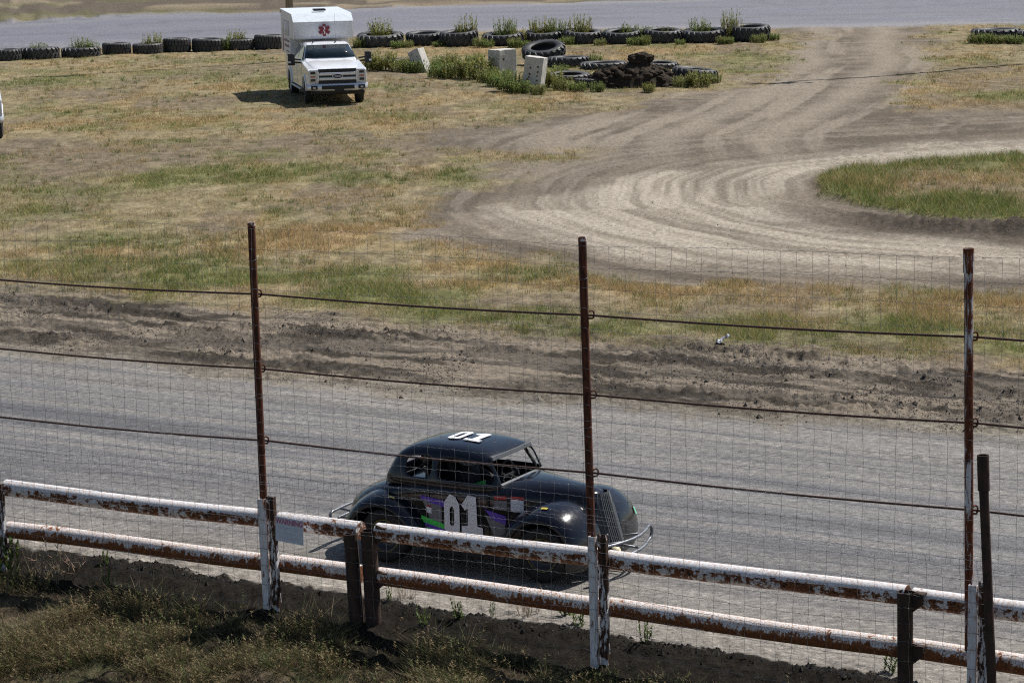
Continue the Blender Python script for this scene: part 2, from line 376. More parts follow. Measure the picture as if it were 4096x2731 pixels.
    ch = L(ch, (.24, .20, .155), sstep(.52, .64, fbm(s*.6, b*2.6, 133, 3))*.75); ch = L(ch, (.20, .165, .125), (np.abs(tb) < .3)*.6)
    c = L(c, (0, 0, 0), wc); c += ch*wc[:, None]
    # race track: pale dusty at the far side, dark packed clay lane, pale again by the bank
    lane = np.interp(b, [0, 1.0, 2.2, 3.4, 5.5, 7.5, 9.5, 11.5, 13.5], [0.0, .10, .60, .95, 1., .90, .55, .22, .05])
    lane = np.clip(lane + (fbm(s*.07, b*1.3, 141, 4)-.5)*.75, 0, 1)
    tk = o*np.array([.245, .220, .188]); tk = L(tk, (.122, .116, .116), lane); stk = fbm(s*.10, b*5.0, 145, 4); tk = L(tk, (.074, .070, .071), sstep(.53, .66, stk)*.7*lane); tk = L(tk, (.215, .195, .17), sstep(.46, .33, stk)*.5)
    tk = L(tk, (.33, .30, .26), sstep(.55, .7, fbm(s*.25, b*3.2, 143, 4))*.4*(1-lane*.5))
    tk = L(tk, (.13, .115, .098), sstep(.60, .72, fbm(s*.5, b*4.0, 147, 4))*.7*(1-lane))
    # bank on the stand side: near-black base puts the strip's shade into colour
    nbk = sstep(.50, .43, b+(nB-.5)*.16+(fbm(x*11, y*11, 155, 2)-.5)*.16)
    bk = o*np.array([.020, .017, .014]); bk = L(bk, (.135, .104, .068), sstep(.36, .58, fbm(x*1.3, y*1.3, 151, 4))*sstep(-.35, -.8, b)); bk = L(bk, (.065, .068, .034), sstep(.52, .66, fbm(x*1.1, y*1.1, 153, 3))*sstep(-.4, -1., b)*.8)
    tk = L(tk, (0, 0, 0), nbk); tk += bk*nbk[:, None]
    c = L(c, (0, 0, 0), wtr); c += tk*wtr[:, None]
    # far track and beyond
    ft = o*np.array([.150, .150, .175]); ft = L(ft, (.235, .222, .225), np.clip(sstep(7, 0, df)*.7+(fbm(x*.05, df*.5, 161, 4)-.5)*1.0, 0, 1)); ft = L(ft, (.12, .118, .135), sstep(.55, .68, fbm(x*.07, df*.9, 163, 4))*.7)
    fb = o*np.array([.118, .098, .078]); fb = L(fb, (.25, .205, .145), sstep(.49, .56, fbm(x*.06, df*.55, 165, 4))*.9); fb = L(fb, (.12, .12, .06), sstep(.58, .7, fbm(x*.09, df*.4, 167, 4))*.6); fb = L(fb, (.28, .26, .24), wr)
    wfar = far.astype(float)
    c = L(c, (0, 0, 0), wfar); c += fb*wfar[:, None]
    c = L(c, (0, 0, 0), wf); c += ft*wf[:, None]
    gr = np.clip(wtr*(1-nbk)*.85+wf*.4+.15, 0, 1)
    gls = np.clip(wtr*(1-nbk)*(.35+.65*lane)+wf*.7, 0, 1)
    reg = np.zeros(len(x), np.int32)                       # 0 infield
    reg[far] = 6; reg[wr > .5] = 5; reg[wf > .5] = 4
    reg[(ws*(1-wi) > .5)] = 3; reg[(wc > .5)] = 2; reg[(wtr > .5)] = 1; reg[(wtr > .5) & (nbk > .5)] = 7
    return dict(z=z, c=c, mott=wg, grain=gr, gloss=gls, reg=reg, wg=wg, gm=gm, sm=sm, bare=bare, wc=wc, nbk=nbk*wtr, b=b, s=s, ws=ws*(1-wi), wi=wi)

def ground(px, py):
    p = G(px, py)
    for _ in range(2): p = G(px, py, zt(p[0], p[1]))
    return p

# one sheet, fine where it is seen closely, coarse out to the horizon
ys = np.concatenate([np.arange(2830, 1780, -5.4), np.arange(1778, 1120, -3.2), np.arange(1117, -75, -5.4)]); rr = CF*CH/((ys+450)*1.0)*math.cos(PITCH)/math.cos(PITCH)
rr = np.concatenate([[1.5, 5, 9, 13, 16, 18], rr[rr > 18.3], [210, 240, 280, 340, 450, 650, 1000, 1800, 3500, 7000]])
tf = np.tan(np.radians(13.6)); th_f = np.arctan(np.linspace(-tf, tf, 800))
th_c = np.radians(np.concatenate([np.linspace(14.5, 40, 18), np.linspace(46, 174, 24)]))
th_ = np.concatenate([-th_c[::-1]-0, th_f, th_c]); nr, nc = len(rr), len(th_)
RRm, THm = np.meshgrid(rr, th_, indexing='ij')
X = (RRm*np.sin(THm)).ravel(); Y = (RRm*np.cos(THm)).ravel()
TR = terrain(X, Y)
tame = sstep(260, 150, RRm.ravel())*1.0
TR['z'] = TR['z']*np.where(Y > 60, tame, 1)
ii, jj = np.meshgrid(np.arange(nr-1), np.arange(nc), indexing='ij')
j2 = (jj+1) % nc
quads = np.stack([ii*nc+jj, ii*nc+j2, (ii+1)*nc+j2, (ii+1)*nc+jj], -1).reshape(-1, 4)
freg = TR['reg'][quads[:, 0]]
XYZ = np.stack([X, Y, TR['z']], -1).astype(np.float32)
def sheet(name, q, extra=()):
    u, inv = np.unique(q.ravel(), return_inverse=True); me = bpy.data.meshes.new(name); n = len(q)
    me.vertices.add(len(u)); me.vertices.foreach_set('co', XYZ[u].ravel()); me.loops.add(n*4); me.loops.foreach_set('vertex_index', inv.astype(np.int32))
    me.polygons.add(n); me.polygons.foreach_set('loop_start', np.arange(0, n*4, 4, dtype=np.int32)); me.polygons.foreach_set('loop_total', np.full(n, 4, np.int32))
    me.polygons.foreach_set('use_smooth', np.ones(n, bool))
    a = me.attributes.new('col', 'FLOAT_COLOR', 'POINT'); c4 = np.ones((len(u), 4), np.float32); c4[:, :3] = TR['c'][u]; a.data.foreach_set('color', c4.ravel())
    for k in ('grain', 'gloss', 'mott'):
        a = me.attributes.new(k, 'FLOAT', 'POINT'); a.data.foreach_set('value', TR[k][u].astype(np.float32))
    me.update(calc_edges=True); me.materials.append(M['terrain'])
    o = bpy.data.objects.new(name, me); link(o); o['kind'] = 'structure'; return o
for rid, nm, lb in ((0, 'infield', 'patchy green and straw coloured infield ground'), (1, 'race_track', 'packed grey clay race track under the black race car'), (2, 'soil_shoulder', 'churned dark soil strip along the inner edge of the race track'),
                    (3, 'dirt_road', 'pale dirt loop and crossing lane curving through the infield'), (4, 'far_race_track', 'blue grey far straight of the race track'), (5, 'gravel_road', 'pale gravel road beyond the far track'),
                    (6, 'far_ground', 'brown rough earth beyond the far track'), (7, 'near_bank', 'earth bank below the pipe fence with shade painted into its colour')):
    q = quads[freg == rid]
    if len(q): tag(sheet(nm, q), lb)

# ---------------------------------------------------------------- grass on the infield (stuff)
GK = ('z', 'wg', 'gm', 'sm', 'bare', 'wc', 'nbk', 'b', 's', 'ws', 'wi')
def scatter(n, y0, y1, x0=-250, x1=4350):
    """random places on the sheet, evenly spread as seen from the stand, with the sheet's own values there"""
    px = rng.uniform(x0, x1, n); py = rng.uniform(y0, y1, n)
    d = _f[None, :]+_R[None, :]*((px-2048)/CF)[:, None]+_U[None, :]*((1365.5-py)/CF)[:, None]
    t = -CH/d[:, 2]; return on_sheet(d[:, 0]*t, d[:, 1]*t)
def on_sheet(x, y):
    r_ = np.hypot(x, y); a_ = np.arctan2(x, y)
    fi = np.clip(np.interp(r_, rr, np.arange(nr)), 0, nr-1.001); fj = np.clip(np.interp(a_, th_, np.arange(nc)), 0, nc-1.001)
    i = fi.astype(int); j = fj.astype(int); u = fi-i; v = fj-j
    def q(A): A = A.reshape(nr, nc); return (A[i, j]*(1-v)+A[i, j+1]*v)*(1-u)+(A[i+1, j]*(1-v)+A[i+1, j+1]*v)*u
    return x, y, {k: q(TR[k]) for k in GK}
def zt(x, y): return float(on_sheet(np.array([float(x)]), np.array([float(y)]))[2]['z'][0])
def blades(x, y, z, h, wd, lean, cols):
    n = len(x); a = rng.uniform(0, 2*math.pi, n); la = rng.uniform(0, 2*math.pi, n)
    dx, dy = np.cos(a)*wd/2, np.sin(a)*wd/2
    T = np.zeros((n, 3, 3)); T[:, 0] = np.stack([x-dx, y-dy, z-.01], -1); T[:, 1] = np.stack([x+dx, y+dy, z-.01], -1)
    T[:, 2] = np.stack([x+np.cos(la)*lean*h, y+np.sin(la)*lean*h, z+h], -1)
    return T, cols
gx, gy, tg = scatter(1100000, 100, 1520); k = (tg['wg']*(1-.7*tg['bare']) > rng.random(len(gx))); gx, gy = gx[k], gy[k]; tg = {q: v[k] for q, v in tg.items()}
clump = fbm(gx*1.6, gy*1.2, 201, 3)
pk = (.35+.65*np.clip(tg['gm']+tg['sm'], 0, 1))*sstep(.30, .58, clump+.15*tg['wi'])
keep = (rng.random(len(gx)) < pk)
gx, gy = gx[keep], gy[keep]; tg = {k: v[keep] for k, v in tg.items()}; clump = clump[keep]
n = len(gx); dist = np.hypot(gx, gy)
h = rng.uniform(.03, .085, n)*(.7+.9*tg['sm']+.5*tg['gm'])*(.6+clump)*(1+.9*tg['wi'])
wd = np.maximum(.006, dist*.00019)*rng.uniform(.6, 1.3, n)
isg = rng.random(n) < np.clip(.28+.60*tg['gm']-.30*tg['sm'], .08, .82)
cg = np.array([.185, .235, .064])[None, :]*rng.uniform(.55, 1.35, (n, 1))*np.stack([rng.uniform(.8, 1.35, n), np.ones(n), rng.uniform(.7, 1.3, n)], -1)
cs = np.array([.53, .395, .19])[None, :]*rng.uniform(.5, 1.25, (n, 1))*np.stack([np.ones(n), rng.uniform(.82, 1.1, n), rng.uniform(.7, 1.3, n)], -1)
T, C_ = blades(gx, gy, tg['z'], h, wd, rng.uniform(.2, 1.5, n), np.where(isg[:, None], cg, cs))
# taller tufts stand out of the mown cover
ux, uy, tu = scatter(26000, 110, 1480); k = rng.random(len(ux)) < tu['wg']*(1-.6*tu['bare'])*sstep(.42, .62, fbm(ux*.6, uy*.35, 221, 3))
ux, uy = ux[k], uy[k]; tu = {q: v[k] for q, v in tu.items()}; nb = 13; m_ = len(ux); rep = lambda A: np.repeat(A, nb)
sz = rep(rng.uniform(.05, .17, m_)*(1+.5*tu['wi'])); bx0 = rep(ux)+rng.normal(0, .05, m_*nb); by0 = rep(uy)+rng.normal(0, .05, m_*nb); dd = np.hypot(bx0, by0)
ug = rep(rng.random(m_) < np.clip(.30+.6*tu['gm']-.3*tu['sm'], .1, .85)); uc = np.where(ug[:, None], np.array([.15, .20, .05])[None], np.array([.50, .37, .18])[None])*rng.uniform(.5, 1.3, (m_*nb, 1))*rep(rng.uniform(.65, 1.2, m_))[:, None]
T3, C3 = blades(bx0, by0, rep(tu['z']), sz*rng.uniform(.6, 1.1, m_*nb), np.maximum(.007, dd*.00017), rng.uniform(.1, .7, m_*nb), uc)
T = np.concatenate([T, T3]); C_ = np.concatenate([C_, C3])
tag(soup('infield_grass', T, C_, M['blade']), 'short green and straw coloured grass over the infield', 'grass', kind='stuff')

# clods of soil along the shoulder and in the loop (stuff)
def clods(name, x, y, z, r, cols, label):
    base = np.array([(1, 0, 0), (0, 1, 0), (-1, 0, 0), (0, -1, 0), (0, 0, 1.)]); fi = [(0, 1, 4), (1, 2, 4), (2, 3, 4), (3, 0, 4)]
    n = len(x); P = base[None]*rng.uniform(.5, 1.2, (n, 5, 3))*r[:, None, None]; P[:, :, 2] *= .8
    a = rng.uniform(0, 6.28, n); ca, sa = np.cos(a)[:, None], np.sin(a)[:, None]
    Q = P.copy(); Q[:, :, 0] = P[:, :, 0]*ca-P[:, :, 1]*sa; Q[:, :, 1] = P[:, :, 0]*sa+P[:, :, 1]*ca
    Q += np.stack([x, y, z-r*.12], -1)[:, None, :]
    T = np.concatenate([Q[:, f, :] for f in [list(q) for q in fi]], 0); Cc = np.concatenate([cols]*4, 0)
    o = soup(name, T, Cc, M['clod']); tag(o, label, 'soil', kind='stuff'); return o
M['clod'] = NT('clod'); _t = M['clod']; _t.base(_t.attr('col').outputs['Color']); _t.set(Roughness=.95); _t.b.inputs['Specular IOR Level'].default_value = .2; M['clod'] = _t.m
cx, cy, tc = scatter(240000, 1120, 1780)
pk = tc['wc']**2*.32*sstep(.35, .65, fbm(cx*.9, cy*.7, 211, 3))+.006*(tc['b'] > 10)*(tc['b'] < 13.5)
k = rng.random(len(cx)) < pk; cx, cy = cx[k], cy[k]; zc = tc['z'][k]; n = len(cx)
r = rng.uniform(.008, .024, n)*(1+1.8*(rng.random(n) < .03))
clods('shoulder_clods', cx, cy, zc, r, np.array([.125, .103, .080])[None]*rng.uniform(.4, 1.6, (n, 1)), 'loose clods of dark soil along the churned track shoulder')
ea = rng.uniform(-8.5, 6.5, 9000); eb = rng.normal(.38, .09, 9000); ex_, ey_, te = on_sheet(FB[0]+FE[0]*ea+FN[0]*eb, FB[1]+FE[1]*ea+FN[1]*eb)
k = (te['nbk'] > .3) & (rng.random(9000) < .45*sstep(.35, .6, fbm(ea*1.3, ea*0, 217, 3))+.08); ex_, ey_ = ex_[k], ey_[k]; n = len(ex_)
clods('bank_clods', ex_, ey_, te['z'][k], rng.uniform(.006, .03, n)**1.0*rng.choice([.6, .8, 1., 1.5], n), np.array([.022, .019, .016])[None]*rng.uniform(.6, 1.6, (n, 1)), 'crumbly clods along the lip of the bank under the fence, coloured with its painted shade')  # near-black clods carry the same painted shade as the bank
cx, cy, tc = scatter(9000, 480, 1160, 1700, 4350)
k = rng.random(len(cx)) < tc['ws']*.28*sstep(.4, .62, fbm(cx*.7, cy*.5, 213, 3)); cx, cy = cx[k], cy[k]; zc = tc['z'][k]; n = len(cx)
clods('loop_clods', cx, cy, zc, rng.uniform(.010, .026, n), np.array([.13, .108, .085])[None]*rng.uniform(.6, 1.4, (n, 1)), 'small dark clods scattered over the pale dirt loop')

# ================================================================== FENCE
def paint_rust(name, thr, paint=(.78, .79, .82), dark=(.030, .017, .012), rust=(.21, .075, .025), scale=9., vec_scale=(1, 1, 1), topbias=0., low=0., stain=.35, rough=.55):
    """paint peeled from rusty steel: thr 0 = all paint, 1 = all rust; topbias keeps more paint on faces that look up"""
    t = NT(name); v = t.mapping(t.coords(), (0, 0, 0), vec_scale)
    g = t.n('ShaderNodeNewGeometry'); sx = t.n('ShaderNodeSeparateXYZ'); t.l(g.outputs['Normal'], sx.inputs[0])
    n = t.noise(scale, 8, .68, v, .3); big = t.noise(scale*.22, 3, .5, v)
    nz = sx.outputs['Z']
    f = t.math('ADD', t.math('MULTIPLY', n, .62), t.math('MULTIPLY', big, .38))
    if topbias:
        up = t.math('MULTIPLY', t.ramp(t.math('MULTIPLY_ADD', nz, .5, .5), [(.08, -.0), (.3, .0), (.62, .0), (.80, 1.)]), topbias)
        f = t.math('ADD', f, up)
    if low: f = t.math('SUBTRACT', f, t.math('MULTIPLY', t.ramp(t.math('MULTIPLY_ADD', nz, .5, .5), [(.38, 1.), (.55, 0.)]), low))
    mask = t.ramp(f, [(thr-.015, 0.), (thr+.015, 1.)])
    rim = t.ramp(f, [(thr-.07, 0.), (thr-.015, 1.)])
    r2 = t.noise(scale*2.2, 5, .6, v)
    steel = t.mix(t.ramp(r2, [(.4, 0.), (.62, 1.)]), dark, rust); steel = t.mix(t.math('MULTIPLY', rim, .55), steel, rust)
    under = t.ramp(t.math('MULTIPLY_ADD', nz, .5, .5), [(.05, 1.), (.30, 0.)])
    steel = t.mix(t.math('MULTIPLY', under, .6), steel, (.27, .13, .06))
    st = t.noise(scale*3.1, 4, .6, v); st = t.ramp(st, [(.46, 0.), (.60, stain)])
    pc = t.mix(st, paint, (.50, .27, .12)); dirt = t.noise(scale*.6, 4, .6, v)
    pc = t.mix(t.ramp(dirt, [(.4, 0.), (.75, .35)]), pc, (.45, .40, .34))
    t.base(t.mix(mask, steel, pc)); t.set(Roughness=t.ramp(mask, [(0, .85), (1, rough)])); t.b.inputs['Specular IOR Level'].default_value = .3
    t.bump(f, .5, .006); return t.m
M['rail_up'] = paint_rust('peeling_white_rail', .53, rust=(.26, .09, .032), vec_scale=(.8, .8, 1.0), scale=20, topbias=.15, stain=.62)
M['rail_lo'] = paint_rust('rusty_white_rail', .52, dark=(.13, .046, .020), rust=(.30, .105, .036), vec_scale=(1, 1, .6), scale=26, topbias=.10, stain=1.0, low=.10)
M['post_w'] = paint_rust('peeling_white_post', .44, vec_scale=(1, 1, .35), scale=13, stain=.4)
M['post_w2'] = paint_rust('mostly_peeled_post', .505, dark=(.020, .014, .012), rust=(.09, .040, .02), vec_scale=(1, 1, .45), scale=15, stain=.3)
M['pole_rust'] = paint_rust('rust_brown_pole', .63, paint=(.52, .48, .46), dark=(.050, .018, .011), rust=(.150, .048, .022), vec_scale=(1, 1, .22), scale=18, stain=.3)
M['pole_part'] = paint_rust('half_painted_pole', .525, dark=(.075, .022, .012), rust=(.19, .058, .022), vec_scale=(1, 1, .16), scale=16, stain=.3)
M['pipe_dark'] = paint_rust('dark_bare_pipe', .95, dark=(.040, .026, .021), rust=(.075, .042, .030), vec_scale=(1, 1, .4), scale=9)
M['cable'] = simple('rusty_cable', (.085, .045, .034), .8, .2, .35, 60, .4)
M['galv'] = simple('galvanised_wire', (.23, .235, .25), .45, .6, .25, 30)
M['pole_cap'] = paint_rust('painted_pole_end', .50, paint=(.66, .64, .62), dark=(.09, .03, .018), rust=(.22, .07, .03), scale=25)

fence = empty('pipe_fence', (*fxy(0), 0), math.atan2(FE[1], FE[0]),
              'rusty white double pipe rail fence with tall wire mesh and three steel cables', 'fence')
# inside the fence: x runs along it (to the right), y away from the stand, z up
SP = [-7.37, -3.75, 0.0, 3.66, 7.32]
def railz(s, k): return (np.interp(s, [-7.1, -3.92, -.25, 3.36, 8], [.789, .838, .905, .935, .97]) if k else np.interp(s, [-7.1, -3.94, -.25, 3.36, 8], [.335, .395, .440, .471, .50]))
def pipe(mb, p, q, r, n=20, wall=.008, open_end=True):
    """hollow pipe with a visible wall at its open ends"""
    p, q = Vector(p), Vector(q); t = (q-p).normalized(); u = t.orthogonal().normalized(); w_ = t.cross(u); rings = []
    for (c, rad) in ((p, r), (q, r), (q, r-wall), (p, r-wall)):
        rings.append([c+(u*math.cos(2*math.pi*k/n)+w_*math.sin(2*math.pi*k/n))*rad for k in range(n)])
    vs = [v for rg in rings for v in rg]; fs = []
    for i in range(4):
        j = (i+1) % 4
        for k in range(n): fs.append((i*n+k, i*n+(k+1) % n, j*n+(k+1) % n, j*n+k))
    return mb.add(vs, fs)
for i in range(4):
    a, b_ = SP[i], SP[i+1]
    cuts = [a+.13, b_+.03]
    if i == 1: cuts = [a+.13, -2.64, -2.44, b_+.03]
    if i == 2: cuts = [a+.13, 3.06, 3.12, b_+.03]
    for j in range(0, len(cuts), 2):
        for k, nm, mt in ((1, 'upper_rail', 'rail_up'), (0, 'lower_rail', 'rail_lo')):
            mb = MB(); s0, s1 = cuts[j], cuts[j+1]; N = max(3, int((s1-s0)/.25))
            path = [(s0+(s1-s0)*q/N, .05+.006*math.sin(q*.5+i), railz(s0+(s1-s0)*q/N, k)+.008*math.sin(q*.38+k*2+i)-.004) for q in range(N+1)]
            mb.tube(path, .089, 24); mb.build(nm, M[mt], fence, auto=50)
for i, s in enumerate(SP):
    zb = -.12
    top = [.86, 1.11, 1.165, 1.175, 1.2][i]
    lean = [.0, .02, .004, -.004, 0][i]
    # front U channel and the wider one welded behind it, slightly to the right
    mb = MB(); w_, d_, th = .072, .045, .006
    prof = [(-w_/2, 0), (w_/2, 0), (w_/2, d_), (w_/2-th, d_), (w_/2-th, th), (-w_/2+th, th), (-w_/2+th, d_), (-w_/2, d_)]
    mb.prism(prof, zb, top-.02, 'xy'); o = mb.build('channel_post', M['post_w'], fence, bevel=.0025)
    o.location = (s+.055, -.135, 0); o.rotation_euler = (0, -lean, 0)
    mb = MB(); w_, d_ = .085, .05
    prof = [(-w_/2, 0), (w_/2, 0), (w_/2, d_), (w_/2-th, d_), (w_/2-th, th), (-w_/2+th, th), (-w_/2+th, d_), (-w_/2, d_)]
    mb.prism(prof, zb, top, 'xy'); o = mb.build('backing_channel', M['post_w2'], fence, bevel=.0025)
    o.location = (s+.130, -.078, 0); o.rotation_euler = (0, -lean, 0)
    if i == 0: continue
    # tall pole on top
    ptop = [0, 3.83, 3.886, 3.985, 4.05][i]; lx = [0, -.022, -.055, -.045, -.05][i]
    mb = MB(); pipe(mb, (0, 0, .55), (lx, 0, ptop), .0375, 18, .006)
    if i >= 3:
        pipe(mb, (lx*.93, 0, ptop-.20), (lx, 0, ptop+.004), .046, 18, .008)
    pole = mb.build('tall_pole', M['pole_rust' if i < 3 else 'pole_part'], fence, auto=50); pole.location = (s-.005, -.02, 0)
    if i < 3:
        mb = MB(); pipe(mb, (lx*.99, 0, ptop-.035), (lx, 0, ptop+.003), .0385, 18, .008); mb.build('painted_end', M['pole_cap'], pole, auto=50)
    # ties of bright wire round the pole
    for zz in (3.42+.05*i, 2.05+.05*i):
        mb = MB(); mb.tube([(lx*zz/ptop+.042*math.cos(a), .042*math.sin(a), zz+.012*math.sin(a*1.0)) for a in np.linspace(0, 2*math.pi, 14)[:-1]], .0022, 5, closed=True)
        mb.tube([(lx*zz/ptop-.03, -.03, zz), (lx*zz/ptop-.07, -.05, zz-.025), (lx*zz/ptop-.11, -.045, zz-.02)], .002, 4)
        mb.build('tie_wire', M['galv'], pole)
# cables with their hooks
CZ = {0: [3.045, 3.116, 3.166, 3.239, 3.30], 1: [2.306, 2.369, 2.43, 2.507, 2.56], 2: [1.561, 1.644, 1.701, 1.758, 1.81]}
for k in range(3):
    mb = MB(); path = []
    for i in range(4):
        for q in range(10):
            f = q/10; path.append((SP[i]+(SP[i+1]-SP[i])*f, .045, CZ[k][i]*(1-f)+CZ[k][i+1]*f-.02*math.sin(math.pi*f)))
    path.append((SP[4], .045, CZ[k][4])); mb.tube(path, .0105, 8); mb.build('steel_cable', M['cable'], fence, auto=60)
    for i in (1, 2, 3):
        mb = MB(); lx = -.05*CZ[k][i]/4
        pts = [(.03+lx, .0, -.02), (.055+lx, .03, -.022), (.062+lx, .05, .0), (.058+lx, .045, .035), (.05+lx, .02, .05), (.04+lx, -.005, .045)]
        mb.tube(pts, .009, 7); o = mb.build('cable_hook', M['pole_rust'], fence, auto=60); o.location = (SP[i]-.005, -.005, CZ[k][i])
# bare pipe posts with gusset plates
def bare(s, b_, top, r, tilt=0):
    mb = MB(); pipe(mb, (tilt*-.35, 0, -.35), (tilt*top, 0, top), r, 22, .009); o = mb.build('pipe_post', M['pipe_dark'], fence, auto=50); o.location = (s, b_, 0); return o
for (s, b_, top, r, tl) in ((-2.64, -.075, .845, .071, -.045), (-2.475, -.02, .885, .078, -.03), (3.095, -.055, 1.0, .068, -.01)):
    o = bare(s, b_, top, r, tl)
    if s > -2.6:
        for k in (0, 1):
            zc = float(railz(s, k)); mb = MB()
            mb.prism([(r*.7, zc-.10-.02), (r+.085, zc-.03), (r+.085, zc+.06), (r*.7, zc+.085)], .0, .012, 'xz'); mb.box((r+.05, .03, zc+.062), (.10, .09, .01))
            mb.build('gusset', M['pipe_dark'], o)

# wire mesh: two rolls of graded field fence
def tube3(paths, r, axis):
    """many thin 3-sided wires; paths: list of (n,3)"""
    V = []; Fq = []; o = 0
    offs = [np.array((0, math.cos(a), math.sin(a)))*r if axis == 'h' else np.array((math.cos(a), math.sin(a), 0))*r for a in (0.5, 2.6, 4.7)]
    for p in paths:
        n = len(p); vv = np.stack([p+q for q in offs], 1).reshape(-1, 3); V.append(vv)
        i = np.arange(n-1)[:, None]*3
        for k in range(3):
            k2 = (k+1) % 3; Fq.append(np.concatenate([i+k, i+k2, i+3+k2, i+3+k], 1)+o)
        o += n*3
    return np.concatenate(V), np.concatenate(Fq)
def roll(name, zs, b_, seed, bend, s0=-8.2, s1=5.6, step=.1535):
    r_ = np.random.default_rng(seed); cols_ = np.arange(s0, s1, step); H_ = []; Vv = []
    hz = lambda s, z: z + .0185*(s+3.75)*np.clip(z/3, .25, 1.1) + (np.sin(s*1.7+z*3)*.011+np.sin(s*.63+z*1.3+seed)*.016)*(.6+bend)
    off = lambda s, z, sd: (fbm(s*1.1, z*1.6+0*s, sd, 3)-.5)*.055*bend + (fbm(s*4., z*4+0*s, sd+1, 2)-.5)*.014*(bend+.5)
    for z in zs:
        s = np.arange(s0, s1, step/4); crimp = np.where(np.arange(len(s)) % 4 == 0, .0, np.where(np.arange(len(s)) % 4 == 2, -.0035, .003))*r_.uniform(.3, 1.6, len(s))
        zz = np.full_like(s, z); H_.append(np.stack([s+off(s, zz, seed), b_+(fbm(s*1.3, zz, seed+5, 2)-.5)*.05*bend, hz(s, zz)+crimp+off(s+9, zz, seed+2)*.6], -1))
    zf = np.sort(np.unique(np.concatenate([zs]+[(zs[:-1]*(1-f)+zs[1:]*f) for f in (.33, .66)])))
    for s in cols_:
        ss = np.full_like(zf, s); bow = .012*bend*r_.uniform(-1, 1)*np.sin(np.linspace(0, math.pi, len(zf))*r_.integers(1, 4))
        kink = r_.normal(0, .0022*(.5+bend), len(zf))
        Vv.append(np.stack([ss+off(ss, zf, seed)+bow+kink, b_-.003+(fbm(ss*1.3, zf, seed+5, 2)-.5)*.05*bend, hz(ss, zf)+off(ss+9, zf, seed+2)*.6], -1))
    a, fa = tube3(H_, .0019, 'h'); c, fc = tube3(Vv, .0017, 'v')
    # knots where the wires cross
    kv = []; kf = []; kb = 0
    for s in cols_:
        ss = np.full_like(zs, s); P = np.stack([ss+off(ss, zs, seed), b_-.004+(fbm(ss*1.3, zs, seed+5, 2)-.5)*.05*bend, hz(ss, zs)+off(ss+9, zs, seed+2)*.6], -1); kv.append(P)
    kv = np.concatenate(kv); n = len(kv); R_ = .0052
    oc = np.array([(1, 0, 0), (0, 1, 0), (-1, 0, 0), (0, -1, 0), (0, 0, 1), (0, 0, -1)])*R_
    K = (kv[:, None, :]+oc[None]).reshape(-1, 3); f0 = np.array([(0, 1, 4), (1, 2, 4), (2, 3, 4), (3, 0, 4), (1, 0, 5), (2, 1, 5), (3, 2, 5), (0, 3, 5)])
    fk = (f0[None]+(np.arange(n)*6)[:, None, None]).reshape(-1, 3)
    me = bpy.data.meshes.new(name); V = np.concatenate([a, c, K]); nq = len(fa)+len(fc); fk = fk+len(a)+len(c)
    me.vertices.add(len(V)); me.vertices.foreach_set('co', V.astype(np.float32).ravel())
    idx = np.concatenate([np.concatenate([fa, fc+len(a)]).ravel(), fk.ravel()]).astype(np.int32); me.loops.add(len(idx)); me.loops.foreach_set('vertex_index', idx)
    me.polygons.add(nq+len(fk)); ls = np.concatenate([np.arange(nq)*4, nq*4+np.arange(len(fk))*3]).astype(np.int32); lt = np.concatenate([np.full(nq, 4), np.full(len(fk), 3)]).astype(np.int32)
    me.polygons.foreach_set('loop_start', ls); me.polygons.foreach_set('loop_total', lt); me.update(calc_edges=True); me.materials.append(M['galv'])
    o = bpy.data.objects.new(name, me); link(o, fence); o['kind'] = 'stuff'; return o
gaps = np.array([.2, .2, .2, .19, .185, .18, .17, .16, .15, .14, .125, .115, .105, .1, .1, .1, .1])
roll('tall_wire_mesh', (3.775-np.concatenate([[0], np.cumsum(gaps)]))[::-1].copy(), -.075, 301, .6)
roll('low_wire_mesh', np.array([.03, .22, .40, .57, .72, .86, .98, 1.08, 1.17, 1.26, 1.34]), -.155, 341, 1.0)

# leaning dark pipe by the right-hand post
lp = empty('leaning_pipe_post', (*fxy(3.955, -.2), -.1), math.atan2(FE[1], FE[0]), 'thin dark bare pipe with a collar, leaning beside the right-hand tall pole', 'pipe')
mb = MB(); pipe(mb, (0.02, 0, -.4), (-.13, 0, 2.30), .040, 18, .007); mb.build('pipe', M['pipe_dark'], lp, auto=50)
mb = MB(); pipe(mb, (-.119, 0, 2.10), (-.131, 0, 2.40), .050, 18, .009); mb.build('collar', M['pipe_dark'], lp, auto=50)

# warning sign wired to the mesh
M['sign'] = simple('sign_white', (.62, .66, .74), .35, 0, .06, 20)
M['sign_red'] = simple('sign_faded_red', (.50, .16, .26), .5, 0, .15, 60)
M['sign_grey'] = simple('sign_faded_text', (.50, .53, .60), .5, 0, .05, 60)
sx, sy = fxy(-3.335, -.185)
sg = empty('warning_sign', (sx, sy, .70), math.atan2(FE[1], FE[0])-.03, 'small white WARNING sign wired to the mesh beside the left pole', 'sign'); sg.rotation_euler[1] = .03
mb = MB(); mb.box((0, 0, .125), (.345, .003, .25)); mb.build('panel', M['sign'], sg, bevel=.001)
tm = text_mb('WARNING', .072, .0008, .0022); tm.v = [(x*.96, -.0035-z, y*1.05+.205) for x, y, z in tm.v]; tm.build('lettering', M['sign_red'], sg)
mb = MB()
for q, (zz, wd_) in enumerate(((.150, .28), (.132, .24), (.102, .15), (.085, .16), (.055, .27), (.038, .25))):
    x = -wd_/2
    while x < wd_/2-.01:
        l_ = random.uniform(.012, .035); mb.box((x+l_/2, -.0024, zz), (l_, .001, .006)); x += l_+.006
tag(mb.build('small_print', M['sign_grey'], sg), kind='stuff')
